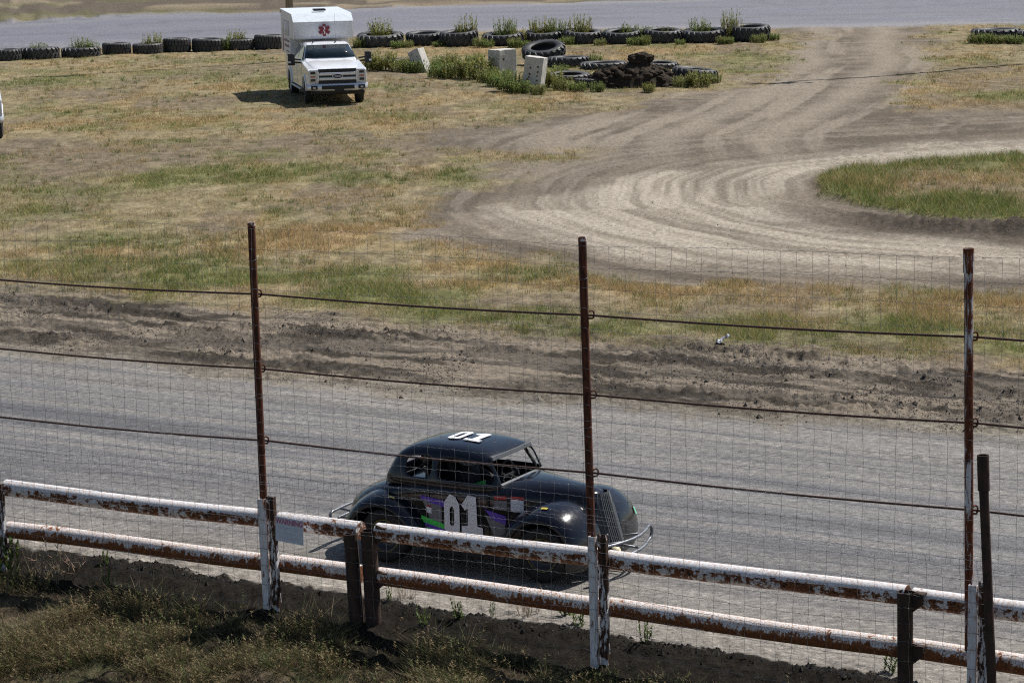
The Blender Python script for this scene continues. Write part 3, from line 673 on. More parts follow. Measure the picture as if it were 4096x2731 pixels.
for x, z in ((-.16, .24), (.16, .24), (.155, .012)):
    mb = MB(); mb.tube([(x, -.004, z), (x+.01, -.012, z+.015), (x+.015, .02, z+.03)], .0015, 4); mb.build('wire_tie', M['galv'], sg)

# ================================================================== RACE CAR
def gloss_black():
    t = NT('gloss_black_paint'); v = t.coords(); n = t.noise(3, 4, .6, v)
    cb = t.ramp(n, [(.3, (.003, .004, .008)), (.75, (.006, .008, .015))]); d = t.noise(24, 6, .7, v)
    sx = t.n('ShaderNodeSeparateXYZ'); t.l(v, sx.inputs[0]); dz = t.math('MULTIPLY_ADD', sx.outputs['Z'], -1.5, .95)      # dust thrown up over the lower panels
    du = t.ramp(t.math('MULTIPLY', t.math('MAXIMUM', dz, .10), t.math('MULTIPLY', d, t.noise(5, 5, .6, v))), [(.05, 0.), (.30, .5)])
    t.base(t.mix(du, cb, (.14, .125, .105)))
    t.set(Roughness=t.math('ADD', t.ramp(d, [(.3, .12), (.8, .28)]), t.math('MULTIPLY', du, .9))); t.b.inputs['Coat Weight'].default_value = .35; t.b.inputs['Coat Roughness'].default_value = .05; t.b.inputs['Specular IOR Level'].default_value = .3; return t.m
M['black'] = gloss_black()
M['rubber'] = simple('tyre_rubber', (.022, .022, .024), .75, 0, .3, 14, .3, spec=.3, dirt=(.075, .066, .056))
M['steel'] = simple('bare_tube_steel', (.20, .21, .23), .45, .6, .2, 30)
M['rim'] = simple('dark_rim', (.05, .05, .055), .4, .4, .2, 20)
M['decal_w'] = simple('decal_white', (.78, .78, .82), .4, 0, .04, 20)
M['decal_grey'] = simple('decal_grey', (.16, .165, .18), .4, 0, .15, 20)
M['decal_purple'] = simple('decal_purple', (.11, .045, .42), .4, 0, .1, 20)
M['decal_green'] = simple('decal_green', (.04, .62, .08), .4, 0, .1, 20)
M['decal_red'] = simple('decal_red', (.45, .03, .03), .4, 0, .1, 20)
M['decal_yellow'] = simple('decal_yellow', (.75, .60, .06), .4, 0, .1, 20)
M['decal_mint'] = simple('decal_mint', (.16, .52, .33), .4, 0, .1, 20)
M['cream'] = simple('cream_glint', (.70, .62, .42), .5, 0, .1, 20)
M['mesh_grey'] = simple('grille_grey', (.075, .08, .088), .5, .2, .2, 60)
M['slat'] = simple('dull_slat', (.16, .17, .18), .5, .3, .2, 40)
M['matt_black'] = simple('matt_black', (.012, .012, .013), .7, 0, .2, 20)
M['suit'] = simple('racing_suit_black', (.015, .015, .018), .85, 0, .3, 20)
M['visor'] = simple('helmet_shell', (.30, .31, .34), .25, 0, .2, 20, coat=.6)

CO = np.array([-.207, 26.04]); CA = math.radians(-29.5)
car = empty('race_car', (CO[0], CO[1], 0.012), CA, 'glossy black vintage coupe race car numbered 01 driving on the track', 'race car')
ST = [(-1.70, .20, .30, .36, .45), (-1.62, .34, .25, .42, .58), (-1.45, .46, .2, .50, .69), (-1.2, .54, .18, .6, .79), (-.9, .57, .18, .72, .86), (-.6, .58, .18, .80, .90),
      (-.2, .58, .18, .80, .90), (.2, .575, .18, .80, .905), (.38, .52, .2, .78, .92), (.56, .41, .22, .72, .925), (.8, .32, .24, .70, .905), (1.05, .245, .26, .66, .88), (1.22, .175, .28, .62, .85), (1.28, .12, .30, .60, .81)]
def body_hw(x): return float(np.interp(x, [q[0] for q in ST], [q[1] for q in ST]))
def shear(x, z): return x + max(0, min(1, (x-.95)/.3))*(.84-z)*.30
def section(x, hw, zb, zs, zt_):
    pts = [(hw*.9, zb), (hw, zb+.06), (hw, (zb+zs)/2), (hw, zs)]
    for k in range(1, 7):
        a = k/6*math.pi/2; pts.append((hw*max(0, math.cos(a))**.72, zs+(zt_-zs)*math.sin(a)**.85))
    half = [(shear(x, z), -y, z) for y, z in pts]; return half + [(p[0], -p[1], p[2]) for p in half[-2::-1]]
mb = MB(); mb.loft([section(*q) for q in ST], caps=True)
bo = mb.build('body', M['black'], car, smooth=True, sub=1)
# open the top of the tub inside the cabin
bm = bmesh.new(); bm.from_mesh(bo.data)
dl = [f for f in bm.faces if len(f.verts) == 4 and all(-.75 < v.co.x < .45 and v.co.z > .84 and abs(v.co.y) < .53 for v in f.verts)]
bmesh.ops.delete(bm, geom=dl, context='FACES'); bm.to_mesh(bo.data); bm.free()
# cabin shell with window openings
CS = [(.47, .925, .47, .44), (.40, 1.09, .52, .44), (.33, 1.235, .545, .45), (.20, 1.275, .555, .46), (0, 1.30, .56, .47), (-.22, 1.312, .56, .475), (-.40, 1.312, .56, .475), (-.48, 1.310, .555, .47), (-.58, 1.306, .55, .465), (-.72, 1.296, .545, .458),
      (-.872, 1.275, .535, .445), (-1.03, 1.215, .515, .42), (-1.135, 1.10, .485, .385), (-1.195, .96, .455, .35), (-1.24, .81, .42, .30)]
secs = []
for (x, zr, hb, hr) in CS:
    zl = min(.86, zr-.07); zs_ = min(.93, zr-.03)
    half = [(hb+.005, min(.80, zl)), (hb, zs_), (hb+(hr-hb)*.75, zs_+(zr-zs_)*.66), (hr*.97, zr-(zr-zs_)*.16), (hr*.80, zr-(zr-zs_)*.05), (hr*.42, zr-.004), (0, zr)]
    L_ = [(x, -y, z) for y, z in half]; secs.append(L_+[(p[0], -p[1], p[2]) for p in L_[-2::-1]])
n = len(secs[0]); vs = [p for q in secs for p in q]; fs = []
for i in range(len(secs)-1):
    for k in range(n-1):
        side = k in (1, n-3)
        if side and (1 <= i <= 5): continue             # door window
        if side and (7 <= i <= 9): continue             # quarter window
        if i < 2 and 3 <= k <= n-5: continue            # windscreen opening
        if 11 <= i <= 12 and 4 <= k <= n-6: continue    # rear window opening
        fs.append((i*n+k, i*n+k+1, (i+1)*n+k+1, (i+1)*n+k))
mb = MB(); vs = [(-.42+(x+.42)*.84, y, z-.045*max(0, min(1, (z-.85)/.35))) for x, y, z in vs]; mb.add(vs, fs); mb.build('cabin', M['black'], car, smooth=True, solid=.022, sub=2)
# fenders
def fender(cx, cz, sgn, front):
    mb = MB(); NU, NV = 26, 10; secs = []
    for iu in range(NU+1):
        u = math.radians((-24 if front else 2)+iu/NU*((196+24) if front else 190)); ud = math.degrees(u); row = []
        if front: R_ = .445+.05*math.sin(max(0, min(math.pi, u)))+.20*max(0, (ud-100)/96)**1.6
        else: R_ = .435+.22*max(0, (ud-70)/122)**1.4 + .08*max(0, (40-ud)/40)
        for iv in range(NV+1):
            v = iv/NV; a = v*math.radians(97)
            y = .20+(.775-.20)*math.sin(min(a, math.pi/2))**.9 - (.02 if a > math.pi/2 else 0)
            k = 1-.30*(1-math.cos(a))**1.15
            row.append((cx+R_*k*math.cos(u), sgn*y, cz+R_*k*math.sin(u)))
        secs.append(row)
    mb.loft(secs, caps=False); return mb.build('fender', M['black'], car, smooth=True, solid=.012, sub=1)
fen = {}
for sgn in (-1, 1):
    for front, cx in ((1, .94), (0, -.95)): fen[(sgn, front)] = fender(cx, .285, sgn, front)
    mb = MB(); mb.prism([(-.50, .17), (.45, .17), (.45, .215), (-.50, .215)], sgn*.55, sgn*.73); mb.build('running_board', M['matt_black'], car, bevel=.01)
# wheels
for sgn in (-1, 1):
    for cx in (.94, -.95):
        wr = empty('wheel', (cx, sgn*.645, .285)); wr.parent = car
        mb = MB(); mb.lathe([(.165, -.075), (.20, -.098), (.255, -.10), (.283, -.082), (.287, 0), (.283, .082), (.255, .10), (.20, .098), (.165, .075), (.175, 0)], 36, axis='y', close=True); mb.build('tyre', M['rubber'], wr, smooth=True)
        mb = MB(); mb.lathe([(.0, sgn*.03), (.05, sgn*.045), (.06, sgn*.02), (.13, sgn*.01), (.15, sgn*.06), (.172, sgn*.078), (.176, sgn*.05), (.17, -sgn*.08)], 28, axis='y'); mb.build('rim', M['rim'], wr, smooth=True)
        mb = MB(); mb.lathe([(.171, sgn*.080), (.179, sgn*.081), (.178, sgn*.076), (.171, sgn*.076)], 36, axis='y', close=True); mb.build('yellow_ring', M['decal_yellow'], wr)
# grille
gv = empty('grille', (0, 0, 0)); gv.parent = car
mb = MB(); pts = []
for z in np.linspace(.30, .83, 8):
    hw = .165*(1-.25*abs((z-.5)/.33)**2); x = 1.30+(.84-z)*.30
    pts.append([(x-.10, -hw-.012, z), (x-.02, -hw*.75, z), (x+.03, 0, z), (x-.02, hw*.75, z), (x-.10, hw+.012, z)])
mb.loft(pts, caps=False); mb.build('grille_back', M['mesh_grey'], gv, smooth=True)
for q in np.linspace(-.9, .9, 13):
    mb = MB(); P = []
    for z in np.linspace(.31, .82, 6):
        hw = .165*(1-.25*abs((z-.5)/.33)**2); x = 1.30+(.84-z)*.30; P.append((x+.038-.06*abs(q)-.07*max(0, abs(q)-.75)*2, q*hw, z))
    mb.tube(P, .0055, 5); mb.build('slat', M['slat'], gv)
mb = MB(); mb.box((-.1, 0, .19), (2.7, 1.02, .03)); mb.build('floor_pan', M['matt_black'], car)
# nerf bars front and rear
def oval(xc, y0, y1, zc, hh, r, bow):
    P = []
    for k in range(8): f = k/7; P.append((xc+bow*math.sin(math.pi*f), y0+(y1-y0)*f, zc+hh))
    for a in np.linspace(80, -80, 7): P.append((xc-.0, y1+hh*math.cos(math.radians(a)), zc+hh*math.sin(math.radians(a))))
    for k in range(8): f = 1-k/7; P.append((xc+bow*math.sin(math.pi*f), y0+(y1-y0)*f, zc-hh))
    for a in np.linspace(-80, -280, 7)[1:-1]: P.append((xc, y0+hh*math.cos(math.radians(a)), zc+hh*math.sin(math.radians(a))))
    return P
mb = MB(); mb.tube(oval(1.53, -.42, .55, .29, .075, .016, .10), .017, 8, closed=True)
for y in (-.2, .2): mb.tube([(1.2, y, .28), (1.58, y, .365)], .014, 6); mb.tube([(1.2, y, .24), (1.58, y, .215)], .014, 6)
mb.build('front_nerf_bar', M['steel'], car, smooth=True)
mb = MB(); mb.tube(oval(-1.80, -.42, .42, .34, .05, .014, -.03), .016, 8, closed=True)
for y in (-.25, .25): mb.tube([(-1.45, y, .34), (-1.82, y, .39)], .014, 6); mb.tube([(-1.45, y, .30), (-1.82, y, .29)], .014, 6)
mb.build('rear_nerf_bar', M['steel'], car, smooth=True)
mb = MB(); mb.lathe([(0, .03), (.04, .022), (.055, 0), (.05, -.05), (0, -.06)], 16, c=(1.50, -.12, .24), axis='x'); mb.build('nose_glint', M['cream'], car, smooth=True)  # cream blob added as a painted sun glint at the nose
# cage, seat, steering wheel inside the cabin
mb = MB()
for y in (-.40, .40):
    mb.tube([(-.45, y, .3), (-.45, y, .9), (-.45, y*.9, 1.18), (-.2, y*.92, 1.205), (.12, y*.93, 1.165), (.26, y, .95), (.32, y, .5)], .019, 8)
    mb.tube([(-.45, y*.9, 1.17), (-.95, y*.7, .80)], .017, 8)
mb.tube([(-.45, -.36, 1.18), (-.45, .36, 1.18)], .019, 8); mb.tube([(.12, -.37, 1.165), (.12, .37, 1.165)], .017, 8); mb.tube([(-.45, -.40, .85), (-.45, .40, .85)], .017, 8)
o = mb.build('roll_cage', M['matt_black'], car, smooth=True)
mb = MB(); mb.prism([(-.53, -.50, ), (-.53, .50), (-.56, .50), (-.56, -.50)], .3, 1.02, 'xy'); mb.build('bulkhead', M['matt_black'], car)
mb = MB(); mb.box((-.42, 0, .72), (.07, .40, .62), Matrix.Rotation(math.radians(-8), 3, 'Y')); mb.box((-.25, 0, .38), (.4, .40, .1)); mb.build('seat', M['matt_black'], car, bevel=.03)
mb = MB(); mb.tube([(.17+.09*math.cos(a)*-.35, .15*math.sin(a), .90+.15*math.cos(a)) for a in np.linspace(0, 2*math.pi, 21)[:-1]], .013, 7, closed=True); mb.tube([(.17, 0, .9), (.42, 0, .82)], .016, 6); mb.box((.17, 0, .90), (.015, .27, .03)); mb.build('steering_wheel', M['matt_black'], car)
mb = MB(); mb.prism([(.30, .80), (.35, .80), (.35, .90), (.32, .915)], -.46, .46); mb.build('cowl_bar', M['mesh_grey'], car, bevel=.01)
mb = MB(); mb.prism([(.185, 1.13), (.225, 1.135), (.205, 1.18), (.165, 1.18)], -.42, .42); mb.build('visor_strip', M['mesh_grey'], car, bevel=.008)
# panel gaps
for (xa, za, xb, zb_) in ((-.47, .22, -.47, .82), (.24, .22, .24, .82), (.42, .30, .42, .84)):
    for sgn in (-1, 1):
        mb = MB(); mb.tube([(xa, sgn*(body_hw(xa)+.0005), za), (xb, sgn*(body_hw(xb)+.0005), zb_)], .0045, 5); mb.build('panel_gap', M['matt_black'], car)
for sgn in (-1, 1):
    mb = MB(); mb.tube([(x, sgn*(body_hw(x)*.96), .755) for x in np.linspace(.44, 1.15, 9)], .0045, 5); mb.build('panel_gap', M['matt_black'], car)
# hood side vents and hood seam, door seam
for sgn in (-1, 1):
    for q in range(4):
        x = .66+q*.085; mb = MB(); mb.box((x+.04, sgn*(body_hw(x)+.002), .60), (.05, .012, .16), Matrix.Rotation(.25, 3, 'Y')); mb.build('hood_louvre', M['matt_black'], car, bevel=.004)
# painted numbers and graphics on the near (right-hand) side; (x, z) outlines laid on the body wall
def decal(pts, mat, name, off=.005):
    mb = MB(); P = [(x, -(body_hw(x)+off), z) for x, z in pts]; Q = [(x, -(body_hw(x)+off-.003), z) for x, z in pts]; n_ = len(P)
    mb.add(P+Q, [tuple(range(n_))]+[(i, (i+1) % n_, n_+(i+1) % n_, n_+i) for i in range(n_)]); return mb.build(name, M[mat], car)
def outline(o_, i_):        # ring from an outer and an inner outline with the same count
    return o_, i_
def ring_decal(o_, i_, mat, name, off):
    mb = MB(); n_ = len(o_); y = lambda x: -(body_hw(x)+off)
    mb.add([(x, y(x), z) for x, z in o_]+[(x, y(x), z) for x, z in i_], [(k, (k+1) % n_, n_+(k+1) % n_, n_+k) for k in range(n_)]); return mb.build(name, M[mat], car)
X0, Z0 = -.285, .345; W_, H_ = .185, .435
o_ = [(X0+.05, Z0), (X0+W_-.05, Z0), (X0+W_, Z0+.06), (X0+W_, Z0+H_-.10), (X0+W_-.05, Z0+H_-.02), (X0+.07, Z0+H_), (X0, Z0+H_-.09), (X0, Z0+.06)]
i_ = [(X0+.080, Z0+.10), (X0+W_-.080, Z0+.10), (X0+W_-.065, Z0+.12), (X0+W_-.065, Z0+H_-.16), (X0+W_-.080, Z0+H_-.13), (X0+.083, Z0+H_-.13), (X0+.067, Z0+H_-.16), (X0+.067, Z0+.12)]
ring_decal(o_, i_, 'decal_w', 'number_zero', .012)
X1 = -.075
decal([(X1, Z0+.02), (X1+.25, Z0+.02), (X1+.25, Z0+.11), (X1+.185, Z0+.12), (X1+.175, Z0+H_-.0), (X1+.075, Z0+H_+.01), (X1+.0, Z0+H_-.10), (X1+.04, Z0+H_-.155), (X1+.075, Z0+H_-.13), (X1+.075, Z0+.12), (X1, Z0+.11)], 'decal_w', 'number_one', .012)
decal([(-.56, .70), (-.32, .68), (-.32, .45), (-.42, .40)], 'decal_grey', 'grey_panel', .006)
decal([(-.57, .735), (-.28, .70), (-.28, .63), (-.57, .69)], 'decal_purple', 'purple_stripe', .009)
decal([(-.57, .52), (-.25, .44), (-.25, .39), (-.57, .455)], 'decal_green', 'green_stripe', .009)
decal([(-.50, .40), (-.20, .33), (-.20, .30), (-.50, .37)], 'decal_green', 'green_stripe', .009)
decal([(-.54, .445), (-.28, .40), (-.28, .36), (-.50, .385)], 'decal_purple', 'purple_stripe', .008)
decal([(.20, .60), (.40, .55), (.40, .40), (.30, .36)], 'decal_grey', 'grey_panel', .007)
decal([(.20, .66), (.41, .59), (.41, .50), (.28, .55)], 'decal_purple', 'purple_stripe', .010)
decal([(.24, .30), (.40, .30), (.40, .25), (.20, .25)], 'decal_purple', 'purple_stripe', .010)
decal([(.30, .80), (.42, .80), (.42, .765), (.30, .765)], 'decal_red', 'sticker', .009)
decal([(.30, .755), (.42, .755), (.42, .66), (.30, .66)], 'decal_grey', 'sticker', .009)
decal([(.455, .80), (.57, .78), (.57, .755), (.455, .77)], 'decal_red', 'sticker', .010)
decal([(.455, .765), (.57, .75), (.57, .63), (.455, .64)], 'decal_w', 'sticker', .010)
decal([(-.50, .62), (-.44, .61), (-.44, .55), (-.50, .56)], 'decal_w', 'sticker', .012)
decal([(-.495, .64), (-.445, .63), (-.445, .615), (-.495, .625)], 'decal_red', 'sticker', .013)
# roof number, read from the side
def roofz(x, y):
    x = -.42+(x+.42)/.84; zr = float(np.interp(-x, [-q[0] for q in CS], [q[1] for q in CS]))-.045; hr = float(np.interp(-x, [-q[0] for q in CS], [q[3] for q in CS])); k = abs(y)/hr
    return zr - (.004*min(1, k/.42) if k < .42 else .004+(zr-.93)*.05*(k-.42)/.38)
def roofdecal(pts_o, pts_i=None, name='roof_number'):
    mb = MB(); P = [(x, y, roofz(x, y)+.010) for x, y in pts_o]; n_ = len(P)
    if pts_i: mb.add(P+[(x, y, roofz(x, y)+.010) for x, y in pts_i], [(k, (k+1) % n_, n_+(k+1) % n_, n_+k) for k in range(n_)])
    else: mb.add(P, [tuple(range(n_))])
    return mb.build(name, M['decal_w'], car)
def rsq(x0, x1, y0, y1, c): return [(x0+c, y0), (x1-c, y0), (x1, y0+c), (x1, y1-c), (x1-c, y1), (x0+c, y1), (x0, y1-c), (x0, y0+c)]
roofdecal(rsq(-.50, -.34, -.17, .20, .045), rsq(-.445, -.395, -.09, .12, .012))
roofdecal([(-.29+.83*(x+.16), -.17+.8*(y+.20)) for x, y in [(-.16, -.20), (.08, -.20), (.08, -.11), (.02, -.11), (.02, .26), (-.06, .26), (-.16, .17), (-.13, .11), (-.07, .13), (-.07, -.11), (-.16, -.11)]])
# fender stickers
for (k, u, v, mt, nm) in (((-1, 1), 92, .45, 'decal_yellow', 'fender_marker'), ((-1, 0), 82, .5, 'decal_yellow', 'fender_marker'), ((1, 1), 28, .50, 'decal_mint', 'front_sticker')):
    cx = .94 if k[1] else -.95; mb = MB(); sgn = k[0]; rows = []
    du, dv = (9, .05) if nm == 'fender_marker' else (11, .09)
    for iu in range(4):
        row = []
        for iv in range(4):
            ud = u-du/2+du*iu/3; uu = math.radians(ud); a = (v-dv/2+dv*iv/3)*math.radians(97)
            if k[1]: R_ = .445+.05*math.sin(max(0, min(math.pi, uu)))+.20*max(0, (ud-100)/96)**1.6
            else: R_ = .435+.22*max(0, (ud-70)/122)**1.4+.08*max(0, (40-ud)/40)
            y = .20+.575*math.sin(min(a, math.pi/2))**.9; kk = 1-.30*(1-math.cos(a))**1.15
            row.append((cx+(R_*kk+.008)*math.cos(uu), sgn*y+.004*sgn, .285+(R_*kk+.008)*math.sin(uu)))
        rows.append(row)
    mb.loft(rows, caps=False); mb.build(nm, M[mt], car)

# driver
dr = empty('person', (CO[0], CO[1], 0.012), CA, 'helmeted driver in a black and green racing suit inside the black race car', 'person')
def skin_mesh(name, pts, edges, rad, mat, parent, root=0, sub=2):
    me = bpy.data.meshes.new(name); me.from_pydata(pts, edges, []); o = bpy.data.objects.new(name, me); link(o, parent)
    q = o.modifiers.new('skin', 'SKIN'); q.use_smooth_shade = True
    sv = me.skin_vertices[0] if me.skin_vertices else me.attributes and None
    for i, r in enumerate(rad): me.skin_vertices[0].data[i].radius = (r, r) if not isinstance(r, tuple) else r
    me.skin_vertices[0].data[root].use_root = True
    q = o.modifiers.new('sub', 'SUBSURF'); q.levels = sub; q.render_levels = sub; me.materials.append(mat); return o
pts = [(-.33, 0, .46), (-.35, 0, .62), (-.36, 0, .80), (-.355, 0, .92), (-.34, 0, 1.0)]; ed = [(0, 1), (1, 2), (2, 3), (3, 4)]; rad = [(.15, .12), (.14, .10), (.17, .11), (.09, .08), (.055, .055)]
for sg_ in (-1, 1):
    b0 = len(pts); pts += [(-.355, sg_*.19, .87), (-.20, sg_*.30, .74), (.06, sg_*.20, .84), (.145, sg_*.145, .90)]; ed += [(2, b0), (b0, b0+1), (b0+1, b0+2), (b0+2, b0+3)]; rad += [.072, .055, .042, .035]
    b1 = len(pts); pts += [(0.02, sg_*.13, .50), (.40, sg_*.12, .36)]; ed += [(0, b1), (b1, b1+1)]; rad += [.085, .055]
    h0 = b0+3
    for f in range(4):      # gloved fingers closing on the wheel rim
        c = len(pts); off_ = (f-1.5)*.021
        pts += [(.185, sg_*(.142-off_*.3), .905+off_), (.195, sg_*(.165-off_*.3), .905+off_*1.05), (.17, sg_*(.180-off_*.3), .905+off_)]; ed += [(h0, c), (c, c+1), (c+1, c+2)]; rad += [.010, .0095, .008]
    c = len(pts); pts += [(.13, sg_*.12, .935), (.16, sg_*.135, .96)]; ed += [(h0, c), (c, c+1)]; rad += [.012, .009]
skin_mesh('body', pts, ed, rad, M['suit'], dr)
mb = MB(); mb.lathe([(.0, .15), (.06, .14), (.105, .10), (.128, .04), (.13, -.02), (.118, -.08), (.10, -.12), (.09, -.13)], 24, c=(-.325, 0, 1.10)); hm = mb.build('helmet', M['visor'], dr, smooth=True)
mb = MB(); rows = []
for z in (-.03, 0, .03, .055): rows.append([(-.325+(.137-.25*max(0, z)**1.2)*math.cos(a), (.137-.25*max(0, z)**1.2)*math.sin(a), 1.10+z) for a in np.linspace(-1.1, 1.1, 12)])
mb.loft(rows, caps=False); mb.build('visor', M['matt_black'], hm, smooth=True, solid=.004)
mb = MB(); mb.tube([(-.29, -.22, .80), (-.20, -.305, .745), (-.1, -.27, .785), (.02, -.222, .83)], [.03, .058, .052, .046], 10); mb.build('green_sleeve', M['decal_green'], dr, smooth=True)

# ================================================================== PICKUP TRUCK AND CAMPER
M['white'] = simple('white_car_paint', (.78, .79, .82), .22, 0, .03, 4, coat=.6)
M['camper'] = simple('camper_white', (.74, .75, .78), .35, 0, .05, 3)
M['camper_roof'] = simple('camper_roof_sheet', (.62, .67, .72), .5, .1, .1, 6)
M['chrome'] = simple('chrome', (.76, .77, .80), .33, .55, .05, 10)
M['glass'] = simple('dark_glass', (.012, .020, .024), .06, 0, .2, 3, coat=.5)
M['lamp'] = simple('headlamp_glass', (.62, .66, .72), .1, .4, .3, 25, coat=.6)
M['amber'] = simple('amber_lens', (.45, .13, .06), .3, 0, .1, 20)
M['grille_black'] = simple('black_plastic', (.014, .014, .016), .5, 0, .2, 20)
M['maroon'] = simple('maroon_vinyl', (.20, .018, .035), .45, 0, .15, 30)
M['ford_blue'] = simple('badge_blue', (.02, .03, .10), .3, 0, .1, 20)
M['text_brown'] = simple('faded_maroon_lettering', (.26, .13, .16), .6, 0, .2, 30)
M['alu'] = simple('alloy_wheel', (.34, .35, .37), .35, .8, .2, 20)
def arc(cx, cz, r, a0, a1, n=9): return [(cx+r*math.cos(math.radians(a0+(a1-a0)*k/n)), cz+r*math.sin(math.radians(a0+(a1-a0)*k/n))) for k in range(n+1)]
def make_truck(loc, rz, label, folded=False):
    t = empty('pickup_truck', loc, rz, label, 'pickup truck')
    WB = -4.06; FX = .96                                   # front axle at x = 0, truck faces +x
    # lower body with wheel arches
    prof = [(FX, .62), (FX+.02, .80), (FX, 1.16), (FX-.06, 1.22), (.0, 1.30), (-.62, 1.38), (-3.28, 1.38), (-3.30, 1.30), (-5.30, 1.34), (-5.36, 1.28), (-5.36, .62)]
    under = [(WB-.52, .56)]+arc(WB, .44, .50, 172, 8)+[(WB+.52, .52), (-.52, .52)]+arc(0, .44, .49, 172, 8)+[(.52, .56), (.80, .56)]
    mb = MB(); mb.prism(prof+under, -.985, .985)
    body = mb.build('body', M['white'], t, bevel=.045, seg=3)
    # hood bulge
    mb = MB(); rows = []
    for x, zc, hw in ((.93, 1.185, .60), (.80, 1.255, .66), (.3, 1.335, .70), (-.3, 1.40, .74), (-.66, 1.425, .78)):
        rows.append([(x, -hw-.12, zc-.05), (x, -hw, zc), (x, -hw*.55, zc+.018), (x, -hw*.45, zc-.002), (x, 0, zc+.006), (x, hw*.45, zc-.002), (x, hw*.55, zc+.018), (x, hw, zc), (x, hw+.12, zc-.05)])
    mb.loft(rows, caps=False); mb.build('hood', M['white'], t, smooth=True, solid=.03, sub=1)
    # cab
    cab = []
    for x, z0, z1, hb, ht in ((-.62, 1.36, 1.40, .93, .90), (-1.32, 1.36, 1.90, .95, .74), (-1.6, 1.36, 1.955, .955, .735), (-2.4, 1.36, 1.965, .955, .735), (-3.05, 1.36, 1.93, .95, .73), (-3.24, 1.36, 1.85, .94, .72)):
        cab.append([(x, -hb, z0), (x, -hb*.985, z0+.03), (x, -ht-.02, z1-.05), (x, -ht+.06, z1), (x, 0, z1+.015), (x, ht-.06, z1), (x, ht+.02, z1-.05), (x, hb*.985, z0+.03), (x, hb, z0)])
    mb = MB(); mb.loft(cab, caps=True); mb.build('cab', M['white'], t, bevel=.012)
    # windscreen and side glass
    mb = MB(); A = Vector((-.71, 0, 1.472)); B = Vector((-1.28, 0, 1.875)); nrm = Vector((.58, 0, .81))*.03
    def wq(f, hw): p = A.lerp(B, f)+nrm; return [(p.x-abs(k)**3*.05, hw*k, p.z-.004*abs(k)) for k in (-1, -.6, 0, .6, 1)]
    mb.loft([wq(0, .86), wq(.5, .795), wq(1, .715)], caps=False); ws_ = mb.build('windscreen', M['glass'], t, smooth=True, solid=.012)
    for y0, a in ((.1, .5), (-.45, .5)):
        mb = MB(); mb.tube([(-.70+nrm.x, y0, 1.44), (-.80+nrm.x, y0-.30, 1.50)], .008, 5); mb.build('wiper', M['grille_black'], ws_)
    for sg_ in (-1, 1):
        for (x0, x1, x2, x3) in ((-.86, -1.98, -1.98, -1.36), (-2.08, -3.10, -3.02, -2.08)):
            def sp(x, z): f = (z-1.39)/.5; return (x, sg_*(.952+(.755-.952)*f+.006), z)
            mb = MB(); P = [sp(x0, 1.43), sp(x1, 1.43), sp(x2, 1.85), sp(x3, 1.85)]; mb.add(P, [(0, 1, 2, 3)]); mb.build('side_window', M['glass'], t, solid=.008)
        for x in (-1.90, -3.0):
            mb = MB(); mb.box((x, sg_*1.0, 1.18), (.20, .035, .03)); mb.build('door_handle', M['white'], t, bevel=.008)
        for x in (-.72, -2.02, -3.20):
            mb = MB(); mb.box((x, sg_*.986, .97), (.012, .004, .74)); mb.build('door_seam', M['grille_black'], t)
        # fender flare
        for cx in (0, WB):
            mb = MB(); o_ = arc(cx, .44, .575, 170, 5, 12); i_ = arc(cx, .44, .495, 170, 5, 12); mb.prism(o_+i_[::-1], sg_*.96, sg_*1.025); mb.build('fender_flare', M['white'], t, bevel=.02)
        # tow mirror
        mr = empty('mirror', (-.80, sg_*.98, 1.38)); mr.parent = t
        mb = MB(); mb.tube([(0, 0, .06), (.02, sg_*.22, .09)], .028, 8); mb.tube([(0, 0, -.04), (.02, sg_*.22, -.02)], .028, 8); mb.build('mirror_arm', M['grille_black'], mr)
        mb = MB(); mb.box((.02, sg_*.33, .08), (.13, .25, .40), taper=.9); mb.build('mirror_housing', M['grille_black'], mr, bevel=.04, seg=3)
        mb = MB(); mb.box((.075, sg_*.40, -.01), (.03, .09, .07)); mb.build('mirror_lamp', M['lamp'], mr, bevel=.01)
        if folded: mr.location = (-1.05, sg_*.80, 1.38); mr.rotation_euler = (0, 0, sg_*1.35)
        # headlight: C-shaped chrome bezel round stacked lamps
        hl = empty('headlight', (FX, sg_*.79, .98)); hl.parent = t
        mb = MB(); mb.prism([(-.165, -.235), (.165, -.20), (.165, .19), (.12, .215), (-.165, .215)] if sg_ > 0 else [(.165, -.235), (-.165, -.20), (-.165, .19), (-.12, .215), (.165, .215)], -.05, .035, 'yz'); mb.build('lens', M['lamp'], hl, bevel=.02)
        for zc, mt in ((.12, 'glass'), (-.005, 'amber'), (-.12, 'glass')):
            mb = MB(); mb.box((.038, sg_*.03, zc), (.012, .16, .085 if mt == 'glass' else .05)); mb.build('lamp_unit', M[mt], hl, bevel=.005)
        mb = MB(); mb.prism([(-.175, -.15), (-.09, -.15), (-.09, -.10), (-.12, -.10), (-.12, .11), (-.09, .11), (-.09, .16), (-.175, .16)] if sg_ > 0 else [(.175, -.15), (.09, -.15), (.09, -.10), (.12, -.10), (.12, .11), (.09, .11), (.09, .16), (.175, .16)], .03, .06, 'yz'); mb.build('bezel', M['chrome'], hl, bevel=.006)
        # running board and mud guard
        mb = MB(); mb.box((-2.0, sg_*.98, .46), (2.6, .17, .06)); mb.build('running_board', M['alu'], t, bevel=.02)
        mb = MB(); mb.box((WB-.56, sg_*.86, .42), (.02, .26, .42)); mb.build('mud_flap', M['grille_black'], t)
        fl = empty('fog_light', (FX+.145, sg_*.80, .62)); fl.parent = t
        mb = MB(); mb.box((0, 0, 0), (.03, .22, .13)); mb.build('fog_recess', M['grille_black'], fl, bevel=.01)
